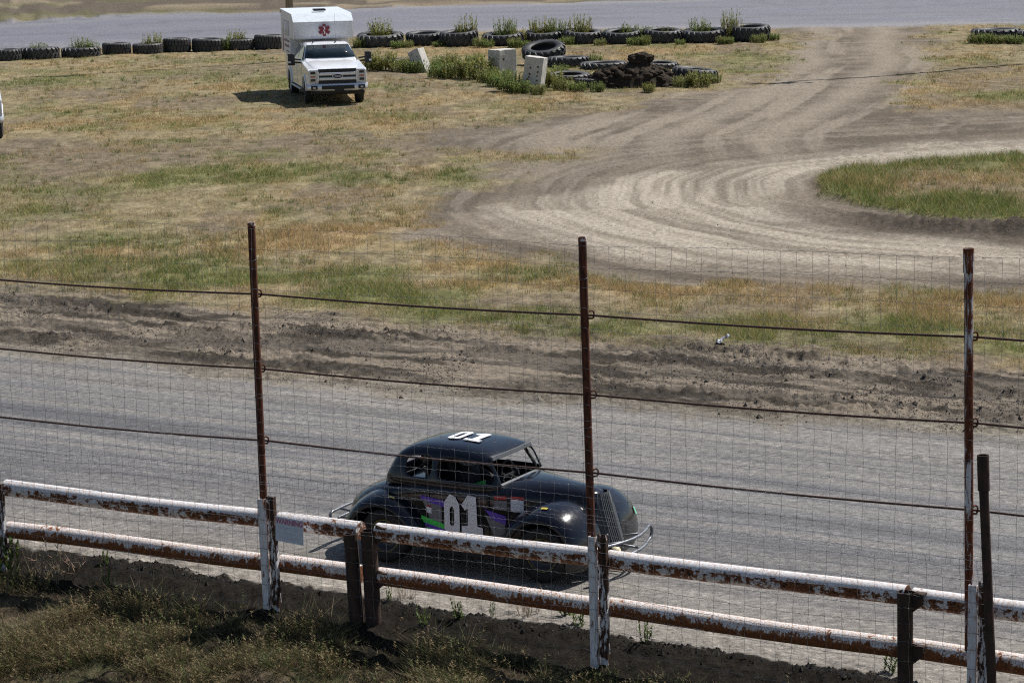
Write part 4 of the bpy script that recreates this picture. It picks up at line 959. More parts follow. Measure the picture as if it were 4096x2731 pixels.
        mb = MB(); mb.box((.012, 0, -.01), (.02, .09, .055)); mb.build('fog_lamp', M['lamp'], fl, bevel=.006)
    # grille
    g = empty('grille', (FX+.01, 0, .98)); g.parent = t
    mb = MB(); mb.box((0, 0, 0), (.05, 1.28, .48)); mb.build('grille_mesh', M['grille_black'], g, bevel=.01)
    for zc in (.075, -.085):
        mb = MB(); mb.box((.045, 0, zc), (.05, 1.22, .10)); mb.build('grille_bar', M['chrome'], g, bevel=.025, seg=3)
    mb = MB(); mb.lathe([(0, .085), (.15, .085), (.165, .07), (.165, .05)], 28, axis='x'); mb.v = [(x, y, z*.44) for x, y, z in mb.v]; bd = mb.build('badge', M['ford_blue'], g, smooth=False)
    mb = MB(); mb.lathe([(.165, .05), (.182, .07), (.17, .088), (.155, .085)], 28, axis='x'); mb.v = [(x, y, z*.46) for x, y, z in mb.v]; mb.build('badge_ring', M['chrome'], bd, smooth=True)
    tm = text_mb('Ford', .10, .002, .001); tm.v = [(.089+z, x, y) for x, y, z in tm.v]; tm.build('badge_script', M['chrome'], bd)
    tm = text_mb('SUPER DUTY', .085, .004, .001); tm.v = [(FX-.015+z*.9-(y*.3), x*1.35, 1.212+y*.55) for x, y, z in tm.v]; tm.build('hood_lettering', M['camper_roof'], t)
    # bumper: chrome with the lower slot, air dam, plate
    bp = empty('front_bumper', (FX, 0, 0)); bp.parent = t
    rows = []
    for y in np.linspace(-1.02, 1.02, 15):
        k = abs(y)/1.02; xo = .15-.16*k**3.5; rows.append([(xo-.06, y, .49+.03*k**4), (xo, y, .50+.03*k**4), (xo+.012, y, .60), (xo, y, .70), (xo-.05, y, .735), (xo-.14, y, .735)])
    mb = MB(); mb.loft(rows, caps=False); mb.build('bumper_bar', M['chrome'], bp, smooth=True, solid=.02)
    mb = MB(); mb.box((.163, 0, .615), (.02, 1.10, .13)); mb.build('bumper_slot', M['grille_black'], bp, bevel=.01)
    mb = MB(); mb.box((.19, .03, .585), (.012, .32, .17)); mb.build('number_plate', M['grille_black'], bp, bevel=.005)
    mb = MB(); mb.prism([(-.02, .36), (.07, .38), (.11, .50), (-.02, .50)], -.90, .90); mb.build('air_dam', M['grille_black'], bp, bevel=.02)
    for q in range(5):
        pass
    for x, y in ((-1.42, -.48), (-1.5, .30)):
        mb = MB(); mb.prism([(-.05, 0), (.05, 0), (.02, .05), (-.03, .05)], -.02, .02); o = mb.build('roof_antenna', M['grille_black'], t, bevel=.005); o.location = (x, y, 1.955)
    mb = MB(); mb.tube([(-1.45, .30, 1.96), (-1.44, .30, 2.95)], .004, 4); mb.build('whip_antenna', M['grille_black'], t)
    # wheels
    for cx in (0, WB):
        for sg_ in (-1, 1):
            wh = empty('wheel', (cx, sg_*.855, .415)); wh.parent = t
            if cx == 0: wh.rotation_euler = (0, 0, math.radians(-4))
            mb = MB(); mb.lathe([(.24, -.11), (.29, -.135), (.37, -.138), (.405, -.115), (.412, 0), (.405, .115), (.37, .138), (.29, .135), (.24, .11), (.25, 0)], 36, axis='y', close=True); mb.build('tyre', M['rubber'], wh, smooth=True)
            for k in range(36):
                pass
            mb = MB(); mb.lathe([(0, sg_*.06), (.06, sg_*.07), (.08, sg_*.04), (.17, sg_*.03), (.215, sg_*.10), (.245, sg_*.115), (.25, sg_*.08), (.245, -sg_*.1)], 30, axis='y'); rm = mb.build('rim', M['alu'], wh, smooth=True)
            for k in range(6):
                a = k*math.pi/3; mb = MB(); mb.box((0, sg_*.045, 0), (.075, .03, .05)); q = mb.build('rim_slot', M['grille_black'], rm); q.location = (.15*math.cos(a), 0, .15*math.sin(a)); q.rotation_euler = (0, -a, 0)
    mb = MB(); mb.box((-1.9, 0, .45), (4.6, .9, .12)); mb.box((0, 0, .40), (.14, 1.5, .14)); mb.box((WB, 0, .40), (.16, 1.5, .16)); tag(mb.build('chassis', M['grille_black'], t), kind=None)
    return t
TF = np.array([-5.83, 85.35]); TA = math.atan2(-.98, .20)
truck = make_truck((TF[0], TF[1], zt(*TF)), TA, 'white crew cab pickup truck facing the stand with a camper box on its bed')

cm = empty('truck_camper', (TF[0], TF[1], zt(*TF)), TA, 'white camper box with a maroon medical star, sitting on the white pickup truck', 'camper')
CW = 1.03; NX = -2.20
# side outline: cab-over nose, chamfered top front, box, low floor in the bed
side = [(NX-.10, 2.03), (NX-.05, 2.10), (NX, 2.62), (NX-.45, 2.88), (-6.0, 2.94), (-6.0, 1.42), (-3.42, 1.42), (-3.42, 2.03)]
mb = MB(); mb.prism(side, -CW, CW); cmb = mb.build('box', M['camper'], cm, bevel=.03, seg=2)
mb = MB(); mb.box((-4.6, 0, 1.20), (2.2, 1.25, .5)); mb.build('floor_box', M['camper'], cm)
# nose bulge
mb = MB(); rows = []
for z, b_ in ((2.05, .01), (2.14, .05), (2.3, .06), (2.48, .04), (2.61, .008)):
    rows.append([(NX-.02+.055*(z-2.3)+b_*(1-abs(k)**6)-.02, k*(CW-.02), z) for k in (-1, -.97, -.8, -.4, 0, .4, .8, .97, 1)])
mb.loft(rows, caps=False); mb.build('nose_panel', M['camper'], cm, smooth=True)
mb = MB(); mb.add([(NX+.015, -CW-.012, 2.632), (NX+.015, CW+.012, 2.632), (NX-.445, CW+.012, 2.892), (NX-.445, -CW-.012, 2.892), (-6.03, CW+.012, 2.955), (-6.03, -CW-.012, 2.955)], [(0, 1, 2, 3), (3, 2, 4, 5)])
mb.build('roof_sheet', M['camper_roof'], cm, solid=.02)
mb = MB(); mb.box((-3.4, .03, 2.985), (.42, .42, .07)); mb.build('roof_vent', M['grille_black'], cm, bevel=.02)
for sg_ in (-1, 1):
    mb = MB(); mb.tube([(NX+.005, sg_*(CW+.006), 2.62), (NX-.06, sg_*(CW+.006), 2.06)], .012, 6); mb.build('corner_trim', M['chrome'], cm)
    wn = empty('side_window', (-4.3, sg_*(CW+.004), 2.34)); wn.parent = cm
    mb = MB(); mb.box((0, 0, 0), (1.25, .02, .52)); mb.build('window_frame', M['alu'], wn, bevel=.02)
    for x in (-.40, 0, .40):
        mb = MB(); mb.box((x, sg_*.008, 0), (.365, .016, .44)); mb.build('pane', M['glass'], wn, bevel=.008)
    mb = MB(); mb.box((-5.95, sg_*(CW-.0), 2.84), (.06, .06, .07)); mb.build('marker_lamp', M['amber'], cm)
    mb = MB(); mb.box((NX-.12, sg_*(CW+.004), 2.60), (.05, .02, .03)); mb.build('marker_lamp', M['amber'], cm)
    mb = MB(); mb.prism([(-5.6, 1.5), (-5.45, 2.2), (-5.2, 2.65), (-5.3, 2.1), (-5.25, 1.5)], sg_*(CW+.002), sg_*(CW+.006)); mb.build('maroon_swoosh', M['maroon'], cm)
    # side lettering, too far and too oblique to read: strokes of its size
    for zz, x0, x1, hh in ((1.86, -5.1, -3.6, .12), (1.68, -4.9, -3.6, .11), (1.52, -4.5, -3.7, .07)):
        mb = MB(); x = x0; r_ = random.Random(int(zz*100))
        while x < x1:
            w_ = r_.uniform(.04, .085); h_ = hh*r_.choice((.65, .65, 1)); mb.box((x+w_/2, sg_*(CW+.002), zz+h_/2), (w_, .004, h_)); x += w_+.03 if r_.random() > .15 else w_+.1
        o = mb.build('side_lettering', M['text_brown'], cm); o['kind'] = 'stuff'
# medical star: six bars with a pale staff
st = empty('medical_star', (NX+.072, .02, 2.34)); st.parent = cm
for k in range(3):
    mb = MB(); mb.box((0, 0, 0), (.012+.002*k, .105, .41)); o = mb.build('star_bar', M['maroon'], st); o.rotation_euler = (k*math.pi/3, 0, 0)
mb = MB(); mb.tube([(.012, .025*math.sin(q*1.1), -.12+q*.024) for q in range(11)], .014, 6); mb.tube([(.012, 0, -.14), (.012, 0, .14)], .008, 6); mb.build('serpent_staff', M['camper'], st)

# second white pickup, mostly beyond the left edge of the photograph
_h = np.array([.215, -.977]); _n = np.array([.977, .215]); P2 = G(15, 560)[:2]-_n*1.0-_h*.15
make_truck((P2[0], P2[1], zt(*P2)), math.atan2(_h[1], _h[0]), 'front corner of a white pickup truck at the left edge of the photograph', True)

# ================================================================== TYRES
ORD = ['first', 'second', 'third', 'fourth', 'fifth', 'sixth', 'seventh', 'eighth', 'ninth', 'tenth', 'eleventh', 'twelfth']
M['old_rubber'] = simple('weathered_rubber', (.030, .031, .034), .55, 0, .3, 5, .25, spec=.45, dirt=(.085, .080, .074))
_o = NT('weathered_rubber_b'); _v = _o.coords(); _r = _o.n('ShaderNodeObjectInfo').outputs['Random']; _f1 = _o.noise(4, 6, .65, _v); _g = _o.noise(22, 4, .6, _v)
_c = _o.mix(_r, (.020, .021, .024), (.052, .051, .052)); _c = _o.mix(_o.math('MULTIPLY', _o.ramp(_f1, [(.42, 0.), (.68, 1.)]), _o.math('MULTIPLY_ADD', _r, .5, .35)), _c, (.115, .105, .092))
_o.base(_c); _o.set(Roughness=_o.ramp(_g, [(.3, .45), (.7, .75)])); _o.bump(_g, .3, .01); M['old_rubber'] = _o.m
TY = {}
def tyre_mesh(kind, wr):
    """a big tyre lying on its side, outer radius 1; wr = width / radius"""
    if (kind, wr) in TY: return TY[(kind, wr)]
    w_ = wr; mb = MB(); R0 = .945
    prof = [(.56, .16*w_), (.60, .07*w_), (.74, .0), (.86, .02*w_), (.925, .10*w_), (R0, .28*w_), (R0, .72*w_), (.925, .90*w_), (.86, .98*w_), (.74, w_), (.60, .93*w_), (.56, .84*w_), (.60, .72*w_), (.80, .62*w_), (.84, .5*w_), (.80, .38*w_), (.60, .28*w_)]
    mb.lathe(prof, 44, close=True); carc = mb.mesh('carcass', True)
    mb = MB(); nl = 20 if kind == 'ag' else 26
    for k in range(nl):
        for side in (0, 1):
            a0 = 2*math.pi*(k+.5*side)/nl
            if kind == 'ag': spans = [(0, .02, .93, .055), (.06, .16, 1.0, .06), (.14, .36, 1.005, .055), (.24, .60, .995, .045)]
            else: spans = [(0, .03, .93, .085), (.02, .12, .99, .09), (.03, .30, 1.0, .09), (.05, .47, 1.0, .085)]
            rows = []
            for (da, zf, ro, hw) in spans:
                z = zf*w_ if side == 0 else (1-zf)*w_; a = a0+da; ri = .88 if zf < .1 else .925
                rows.append([(ri*math.cos(a-hw*1.2), ri*math.sin(a-hw*1.2), z), (ro*math.cos(a-hw), ro*math.sin(a-hw), z), (ro*math.cos(a+hw), ro*math.sin(a+hw), z), (ri*math.cos(a+hw*1.2), ri*math.sin(a+hw*1.2), z)])
            mb.loft(rows, caps=True)
    TY[(kind, wr)] = (carc, mb.mesh('tread_lugs')); return TY[(kind, wr)]
for me_ in (): pass
def tyre(px, pyb, wpx, kind, wm, label, group, tilt=(0, 0), lift=0., spin=None):
    p = G(px, pyb); ppm = px_per_m(p); R_ = wpx/2/ppm
    d = np.array([p[0], p[1]]); d = d/np.linalg.norm(d); c = np.array([p[0], p[1]])+d*R_*.98
    carc, lug = tyre_mesh(kind, round(wm/R_, 1))
    t = empty('scrap_tyre', (c[0], c[1], zt(*c)-.02+lift), 0, label, 'tyre', group)
    t.rotation_mode = 'ZYX'; t.rotation_euler = (tilt[0], tilt[1], spin if spin is not None else random.uniform(0, 6))
    for me, nm in ((carc, 'carcass'), (lug, 'tread_lugs')):
        if not me.materials: me.materials.append(M['old_rubber'])
        o = bpy.data.objects.new(nm, me); link(o, t); o.scale = (R_, R_, R_)
        if nm == 'tread_lugs': o['kind'] = 'stuff'
    return c, R_
ROWL = [(28, 246, 118, 'ag', .5), (160, 238, 160, 'ag', .52), (325, 230, 158, 'ag', .42), (467, 218, 116, 'ot', .55), (592, 215, 122, 'ot', .50), (708, 208, 114, 'ot', .62), (833, 205, 132, 'ot', .60), (958, 199, 124, 'ot', .52), (1080, 196, 128, 'ot', .62)]
ROWR = [(1522, 188, 190, 'ag', .52), (1700, 183, 155, 'ag', .55), (1838, 186, 158, 'ag', .60), (2013, 184, 170, 'ag', .52), (2178, 178, 158, 'ag', .5), (2331, 178, 160, 'ag', .52), (2490, 178, 160, 'ag', .55), (2650, 175, 165, 'ag', .55), (2818, 173, 180, 'ag', .5), (3000, 168, 165, 'ag', .60)]
spots_t = []
for i, (a, b_, c, k, wm) in enumerate(ROWL):
    lb = f'old tyre lying flat beside the far track, {ORD[i]} from the left edge of the photo' if i < 8 else 'old tyre lying flat beside the far track, just behind the camper'
    spots_t.append(tyre(a, b_, c, k, wm, lb, 'tyre row left of the truck', (random.uniform(-.03, .03), random.uniform(-.03, .03))))
for i, (a, b_, c, k, wm) in enumerate(ROWR):
    spots_t.append(tyre(a, b_, c, k, wm, f'tractor tyre lying flat by the far track, {ORD[i]} to the right of the truck', 'tyre row right of the truck', (random.uniform(.07, .13), random.uniform(-.05, .05)), c/2/78*.07))
spots_t.append(tyre(3985, 171, 205, 'ag', .5, 'tractor tyre lying in weeds right of the dirt crossing', 'tyres right of the crossing'))
spots_t.append(tyre(4140, 172, 150, 'ag', .5, 'tractor tyre cut by the right edge of the photo', 'tyres right of the crossing'))
GT = 'scattered tyres by the soil heap'
tyre(2178, 262, 178, 'ag', .40, 'tractor tyre tilted up on another tyre behind the concrete blocks', GT, (.26, -.10), .36)
tyre(2275, 270, 172, 'ag', .42, 'flat tractor tyre under the tilted tyre', GT)
tyre(2420, 282, 200, 'ag', .30, 'low tractor tyre lying behind the left part of the soil heap', GT)
tyre(2275, 326, 180, 'ag', .26, 'half buried tyre in weeds right of the leaning concrete block', GT, (.06, .02))
tyre(2364, 352, 138, 'ot', .28, 'small blocky tyre lying in front of the soil heap', GT, (-.05, .05))
tyre(2776, 336, 186, 'ag', .46, 'tractor tyre leaning on the right side of the soil heap', GT, (.02, .12))
tyre(2640, 282, 150, 'ag', .3, 'tyre mostly hidden behind the right part of the soil heap', GT, (.05, .05))
tyre(1568, 262, 110, 'ot', .3, 'tyre almost hidden in weeds just right of the truck', GT)
tyre(1835, 292, 175, 'ag', .22, 'flat tyre hidden in the weeds left of the concrete blocks', GT)

# ================================================================== CONCRETE BLOCKS
def concrete():
    t = NT('weathered_concrete'); v = t.coords(); n = t.noise(5, 7, .65, v); k = t.noise(38, 3, .6, v); s_ = t.noise(1.7, 4, .6, v)
    c = t.ramp(n, [(.3, (.42, .40, .36)), (.55, (.55, .525, .48)), (.75, (.62, .60, .56))]); c = t.mix(t.ramp(k, [(.66, 0.), (.72, .7)]), c, (.16, .14, .12)); c = t.mix(t.ramp(s_, [(.5, 0.), (.75, .4)]), c, (.30, .27, .22))
    t.base(c); t.set(Roughness=.9); t.bump(t.math('ADD', n, t.math('MULTIPLY', k, .5)), .5, .02); return t.m
M['concrete'] = concrete(); M['rust_spot'] = simple('rust_stain', (.10, .035, .02), .9, 0, .3, 30)
def block(px, pyb, size, rz, tilt, label, holes):
    p = G(px, pyb); c = np.array(p[:2])+np.array([0, size[1]/2]); t = empty('concrete_block', (c[0], c[1], zt(*c)-.12), rz, label, 'concrete block', 'concrete blocks in the weeds'); t.rotation_euler = (tilt[0], tilt[1], rz)
    mb = MB(); mb.box((0, 0, size[2]/2), size); bm = bmesh.new(); me = mb.mesh('b'); bm.from_mesh(me)
    bmesh.ops.subdivide_edges(bm, edges=bm.edges, cuts=5, use_grid_fill=True); r_ = random.Random(int(px))
    for v in bm.verts:
        e = sum(abs(abs(v.co[i]-(size[2]/2 if i == 2 else 0))-size[i]/2) < 1e-4 for i in range(3))
        for i in range(3): v.co[i] += r_.uniform(-1, 1)*(.006 if e < 2 else .014)
    me2 = bpy.data.meshes.new('block'); bm.to_mesh(me2); bm.free(); o = bpy.data.objects.new('slab', me2); link(o, t); me2.materials.append(M['concrete'])
    q = o.modifiers.new('b', 'BEVEL'); q.width = .02; q.segments = 2; q.limit_method = 'ANGLE'; q.angle_limit = math.radians(50)
    for (x, z, rr_) in holes:
        mb = MB(); n_ = 9; r2 = random.Random(int(x*100+z*1000)); mb.prism([(x+rr_*r2.uniform(.7, 1.2)*math.cos(2*math.pi*k/n_), z+rr_*r2.uniform(.8, 1.4)*math.sin(2*math.pi*k/n_)) for k in range(n_)], -size[1]/2-.014, -size[1]/2+.01); mb.build('rusty_bolt_hole', M['rust_spot'], t)
    return t
hol = [(.17, .98, .035), (.18, .80, .03), (.17, .66, .025), (.18, .50, .028), (.17, .36, .028), (.17, .2, .03), (-.10, .92, .03), (-.10, .70, .035), (-.12, .60, .03), (-.15, .50, .04), (-.12, .34, .035), (-.14, .18, .03)]
block(2130, 366, (.66, .62, 1.30), -.62+.35, (-.02, .13), 'tall concrete block with rusty bolt holes, leaning right in the weeds', hol)
block(2012, 318, (.78, .74, 1.20), .62, (.0, -.02), 'squat upright concrete block left of the leaning one', [(-.2, .85, .04)])
block(1698, 290, (.50, .50, 1.05), -.5, (.0, -.38), 'small concrete block tipped over in weeds near the truck', [(-.1, .9, .02), (.1, .75, .02), (-.1, .6, .02), (.1, .5, .02)])

# ================================================================== SOIL HEAP
M['heap'] = simple('dark_turned_soil', (.040, .030, .022), .97, 0, .5, 9, .8, spec=.15)
hp = G(2540, 352); HC = np.array([hp[0], hp[1]+.9])
heap = empty('soil_heap', (HC[0], HC[1], zt(*HC)-.05), 0, 'dark brown heap of broken turned soil with a squared clump on top', 'soil heap')
def lump(mb, c, r, seed, n=2, squash=.75):
    bm = bmesh.new(); bmesh.ops.create_icosphere(bm, subdivisions=n, radius=1); r_ = random.Random(seed)
    P = np.array([tuple(v.co) for v in bm.verts]); nz = fbm(P[:, 0]*2.3+seed, P[:, 1]*2.3+P[:, 2]*1.7, seed, 3); k = .55+.95*nz
    vs = [(c[0]+p[0]*r*k_*1.05, c[1]+p[1]*r*k_, c[2]+p[2]*r*k_*squash) for p, k_ in zip(P, k)]; fs = [tuple(v.index for v in f.verts) for f in bm.faces]; bm.free(); mb.add(vs, fs)
mb = MB(); bm = bmesh.new(); bmesh.ops.create_grid(bm, x_segments=40, y_segments=26, size=1)
P = np.array([tuple(v.co) for v in bm.verts]); gxh = P[:, 0]*1.75; gyh = P[:, 1]*1.1
hh = .74*np.clip(1-(np.abs(gxh)/1.7)**2.2-(np.abs(gyh)/1.05)**2.2, 0, 1)**.6*(.72+.5*fbm(gxh*1.2+3, gyh*1.2, 401, 2))+(fbm(gxh*5, gyh*5, 403, 3)-.5)*.22
hh += .14*np.exp(-(((gxh-.25)/.6)**2+(gyh/.6)**2))
mb.add(np.stack([gxh, gyh, hh], -1), [tuple(v.index for v in f.verts) for f in bm.faces]); bm.free(); mb.build('heap', M['heap'], heap)
for k in range(120):
    a = random.uniform(-1.5, 1.5); b_ = random.uniform(-.95, .2); z = .68*max(0, 1-(abs(a)/1.65)**2.2-(abs(b_)/1.05)**2.2)**.6
    mb = MB(); lump(mb, (0, 0, 0), random.uniform(.06, .17), k+5, 2); o = mb.build('clod', M['heap'], heap); o.location = (a, b_, z+.04)
mb = MB()
lump(mb, (.27, -.1, 1.06), .30, 77, 3, .5); lump(mb, (.08, -.15, 1.02), .24, 78, 3, .6); lump(mb, (.46, -.12, 1.02), .25, 79, 3, .6); lump(mb, (.28, -.12, .9), .36, 80, 3, .6)
mb.build('top_clump', M['heap'], heap)

# ================================================================== POLES
def wood():
    t = NT('weathered_pole_wood'); v = t.mapping(t.coords(), (0, 0, 0), (9, 9, .5)); n = t.noise(2, 6, .6, v)
    t.base(t.ramp(n, [(.3, (.17, .14, .11)), (.7, (.33, .29, .24))])); t.set(Roughness=.9); t.bump(n, .4, .01); return t.m
M['wood'] = wood()
def upole(x, y, h_, label, tilt):
    t = empty('utility_pole', (x, y, zt(x, y)), 0, label, 'pole'); t.rotation_euler = (0, tilt, 0)
    mb = MB(); mb.tube([(0, 0, -.3), (0, 0, h_*.5), (0, 0, h_)], [.165, .135, .105], 16); mb.build('shaft', M['wood'], t, smooth=True)
    mb = MB(); mb.box((0, -.14, h_-.6), (2.4, .1, .12)); arm = mb.build('cross_arm', M['wood'], t, bevel=.01)
    for x_ in (-.9, -.3, .3, .9):
        mb = MB(); mb.lathe([(0, .34), (.16, .30), (.20, .12), (.14, .0), (0, -.04)], 16, c=(x_, -.3, h_-.75), axis='y'); mb.build('flood_lamp', M['alu'], arm, smooth=True)
    return t
pp = G(1162, 243); upole(pp[0], pp[1], 15.5, 'weathered wooden pole rising behind the camper', .012)
upole(20.6, 97.2, 19, 'tall pole beyond the right edge whose thin shadow crosses the dirt lane', 0)

# ================================================================== WEEDS (plants of their own)
def weed_mesh(seed, hgt, spread, nst, nleaf, green, dry, leaf=(.05, .012), upright=.8):
    r_ = np.random.default_rng(seed); T = []; Cc = []
    for s_ in range(nst):
        a = r_.uniform(0, 6.28); rad = spread*math.sqrt(r_.random())*.6; bx, by = rad*math.cos(a), rad*math.sin(a)
        hh_ = hgt*r_.uniform(.55, 1.05)*(1-.35*rad/spread); ln = (1-upright)*r_.uniform(.2, 1.6); tx, ty = bx+math.cos(a)*ln*hh_+r_.normal(0, .03), by+math.sin(a)*ln*hh_+r_.normal(0, .03)
        w_ = .005; q = np.array([math.sin(a), -math.cos(a), 0])*w_
        B0, B1 = np.array([bx, by, -.03]), np.array([tx, ty, hh_]); c0 = np.array(dry if r_.random() < .35 else green)*r_.uniform(.6, 1.1)
        T.append([B0-q, B0+q, B1]); Cc.append(c0)
        n_ = nleaf; f = np.sort(r_.uniform(.12, 1.0, n_))
        for ff in f:
            p = B0*(1-ff)+B1*ff; la = r_.uniform(0, 6.28); el = r_.uniform(.1, 1.2); L_ = leaf[0]*r_.uniform(.5, 1.4)*(1.25-.6*ff); d = np.array([math.cos(la)*math.cos(el), math.sin(la)*math.cos(el), math.sin(el)])
            sd = np.cross(d, [0, 0, 1.]); sd = sd/(np.linalg.norm(sd)+1e-6)*leaf[1]*r_.uniform(.6, 1.3)
            T.append([p-sd, p+sd, p+d*L_]); Cc.append(np.array(green)*r_.uniform(.5, 1.5)*np.array([r_.uniform(.8, 1.4), 1, r_.uniform(.6, 1.2)]))
    return np.array(T), np.array(Cc)
def weed_data(name, *a, **k):
    T, Cc = weed_mesh(*a, **k); o = soup(name, T, Cc, M['blade']); me = o.data; bpy.data.objects.remove(o); return me
GRN = (.17, .235, .065); OLV = (.23, .255, .075); DRY = (.27, .23, .11)
BUSH = [weed_data('foliage', 500+k, .95, .55, 70, 40, OLV if k % 2 else GRN, DRY, (.10, .012), .88) for k in range(4)]
LOWW = [weed_data('foliage', 520+k, .46, .48, 90, 18, GRN if k % 2 else (.20, .235, .075), DRY, (.085, .012), .85) for k in range(4)]
def weed(name, x, y, sc, me, label, group, sz=1., z=None):
    o = bpy.data.objects.new(name, me); link(o); o.location = (x, y, (zt(x, y) if z is None else z)); o.scale = (sc, sc, sc*sz); o.rotation_euler = (0, 0, random.uniform(0, 6.28)); tag(o, label, 'weed', group); return o
# tall bushes that stand up out of the tyre rows; (photo x, tyre it grows in)
nR = len(ROWL)
for (ti, dx, sc, sz) in ((1, -.1, .9, .75), (2, 0., 1.0, .8), (2, .45, .75, .8), (4, .2, .95, .9), (6, .75, .7, .8), (7, -.2, 1.0, .85), (nR+0, 0.05, 1.25, .95), (nR+0, .6, .8, .6), (nR+2, .3, 1.0, 1.25), (nR+3, .1, 1.15, 1.0), (nR+3, .7, .9, .8), (nR+4, -.1, 1.25, .9), (nR+4, .55, 1.0, 1.05), (nR+5, -.1, 1.25, .95), (nR+6, .35, 1.0, .8), (nR+6, .95, .9, .8), (nR+7, .3, .75, .8), (nR+8, -.2, 1.1, .9), (nR+9, -.85, 1.0, 1.3)):
    (c, R_) = spots_t[ti]; nm = f'{ORD[ti]} tyre from the left edge' if ti < nR else f'{ORD[ti-nR]} tyre right of the truck'
    pos = 'at the left of' if dx < -.3 else ('at the right of' if dx > .4 else 'inside')
    weed('weed_bush', c[0]+dx, c[1]+R_*.3*(0 if abs(dx) > .5 else 1), sc*1.25, random.choice(BUSH), f'feathery green weed bush growing {pos} the {nm}', 'weed bushes in the tyre rows', sz)
# low weeds in front of the tyres and round the blocks
LW = [(1440, 188, .9), (1590, 190, .9), (1630, 188, .8), (1755, 186, .8), (1920, 188, .9), (1950, 189, .9), (2060, 188, .9), (2100, 187, .9), (2240, 182, .8), (2270, 180, .9), (2400, 182, .8), (2540, 182, 1.0), (2575, 181, .9), (2720, 177, .7), (2890, 176, .8), (2910, 175, .8), (3035, 170, 1.0), (3090, 163, .9),
      (3905, 176, 1.1), (3945, 178, 1.0), (4000, 177, 1.1), (4060, 177, 1.1), (1350, 200, .6)]
for i, (a, b_, sc) in enumerate(LW):
    p = G(a, b_); side = 'right of' if a > 1480 else 'beside'
    k_ = min(range(len(ROWR)), key=lambda q: abs(ROWR[q][0]-a))
    lb = f'low green weeds at the {"left" if a < ROWR[k_][0]-10 else "right"} foot of the {ORD[k_]} tyre right of the truck' if 1400 < a < 3200 else ('low green weeds round the tyre right of the dirt crossing' if a > 3200 else 'low green weeds just right of the camper')
    if a == 3090: lb = 'low green weeds past the right end of the long tyre row'
    if a > 3200: lb = f'{ORD[[q[0] for q in LW if q[0] > 3200].index(a)]} low weed clump from the left at the tyre right of the dirt crossing'
    weed('low_weeds', p[0], p[1], sc*1.15, LOWW[i % 4], lb, 'low weeds along the tyre rows' if 1400 < a < 3200 else ('low weeds right of the crossing' if a > 3200 else None), random.uniform(.7, 1.1))
BW = [(1490, 282, 1.5, 'weeds at the right front corner of the white truck'), (1530, 285, 1.6, 'dense green weeds between the truck and the small tipped block'), (1610, 288, 1.6, 'dense green weeds left of the small tipped block'), (1660, 292, 1.5, 'green weeds at the foot of the small tipped block'), (1730, 285, 1.3, 'green weeds right of the small tipped block'),
      (1760, 315, 1.7, 'left end of the large weed thicket between the blocks'), (1830, 318, 1.9, 'large weed thicket over the hidden tyre, middle part'), (1900, 322, 1.8, 'large weed thicket right part, left of the squat block'), (1950, 335, 1.4, 'weeds in front of the left edge of the squat block'),
      (2000, 352, 1.6, 'weeds between the squat and the leaning block'), (2040, 368, 1.5, 'weeds at the left foot of the leaning block'), (2080, 374, 1.2, 'weeds in front of the leaning block'), (2150, 376, 1.0, 'low weeds at the right foot of the leaning block'), (2200, 352, 1.3, 'weeds right of the leaning block'), (2250, 362, 1.2, 'weeds in front of the half buried tyre'), (2310, 366, 1.1, 'weeds left of the small blocky tyre'),
      (2390, 368, .8, 'weeds at the left foot of the soil heap'), (2240, 312, 1.2, 'pale weeds inside the half buried tyre'), (2730, 352, 1.1, 'weeds at the right foot of the soil heap'), (2800, 350, 1.2, 'weeds in front of the tyre right of the soil heap'), (2860, 338, 1.0, 'weeds at the right end of the tyre by the soil heap'), (2060, 190, 1.1, 'weeds just before the tyre row, behind the two large blocks'), (2380, 262, .9, 'weeds between the low tyre and the flat tyre'), (1900, 262, 1.4, 'weeds behind the thicket left of the squat block'), (1800, 262, 1.3, 'weeds behind the thicket right of the tipped block'), (2600, 372, .7, 'short weeds in front of the soil heap'), (3700, 790, .01, '')]
for i, (a, b_, sc, lb) in enumerate(BW[:-1]):
    p = G(a, b_); weed('weed_clump', p[0], p[1]+.2, sc*.95, (BUSH if i % 3 == 1 else LOWW)[i % 4], lb, 'weeds round the blocks and the soil heap', random.uniform(.75, 1.0)*(.7 if i % 3 == 1 else 1.1))

# plants along the fence
SPRIG = [weed_data('foliage', 540+k, .34, .10, 5, 26, (.085, .135, .030), (.10, .12, .04), (.055, .010), .88) for k in range(3)]
TWIG = [weed_data('foliage', 550+k, .40, .30, 30, 9, (.30, .25, .19), (.34, .29, .22), (.10, .004), .55) for k in range(2)]
FWD = [(28, 2290, 1.6, 0, 'tall leafy weed against the fence post at the left edge'), (430, 2282, .75, 0, 'small bright weed sprig behind the left rail span'), (425, 2345, .8, 0, 'dry green weed stalk below the left rail span'), (1560, 2440, .55, 0, 'weed sprig left of the double pipe post'), (1840, 2500, .9, 0, 'bright star shaped weed under the middle rail span'), (1690, 2500, .7, 0, 'small weed under the rails right of the double pipe post'), (1965, 2495, .5, 0, 'tiny weed under the middle of the rails'), (2265, 2480, 1.2, 0, 'leafy weed left of the middle post'), (2310, 2530, 1.0, 0, 'weed clump at the foot of the middle post'), (2585, 2600, .9, 0, 'tall weed stalk right of the middle post'), (3550, 2725, 1.1, 0, 'weed left of the single pipe post'),
       (230, 2300, 1.15, 1, 'dry twiggy tumbleweed under the left rail span'), (2110, 2480, .7, 1, 'pale dry twiggy weed under the rails left of the middle post'), (1620, 2420, .5, 1, 'dry bare twig right of the double pipe post')]
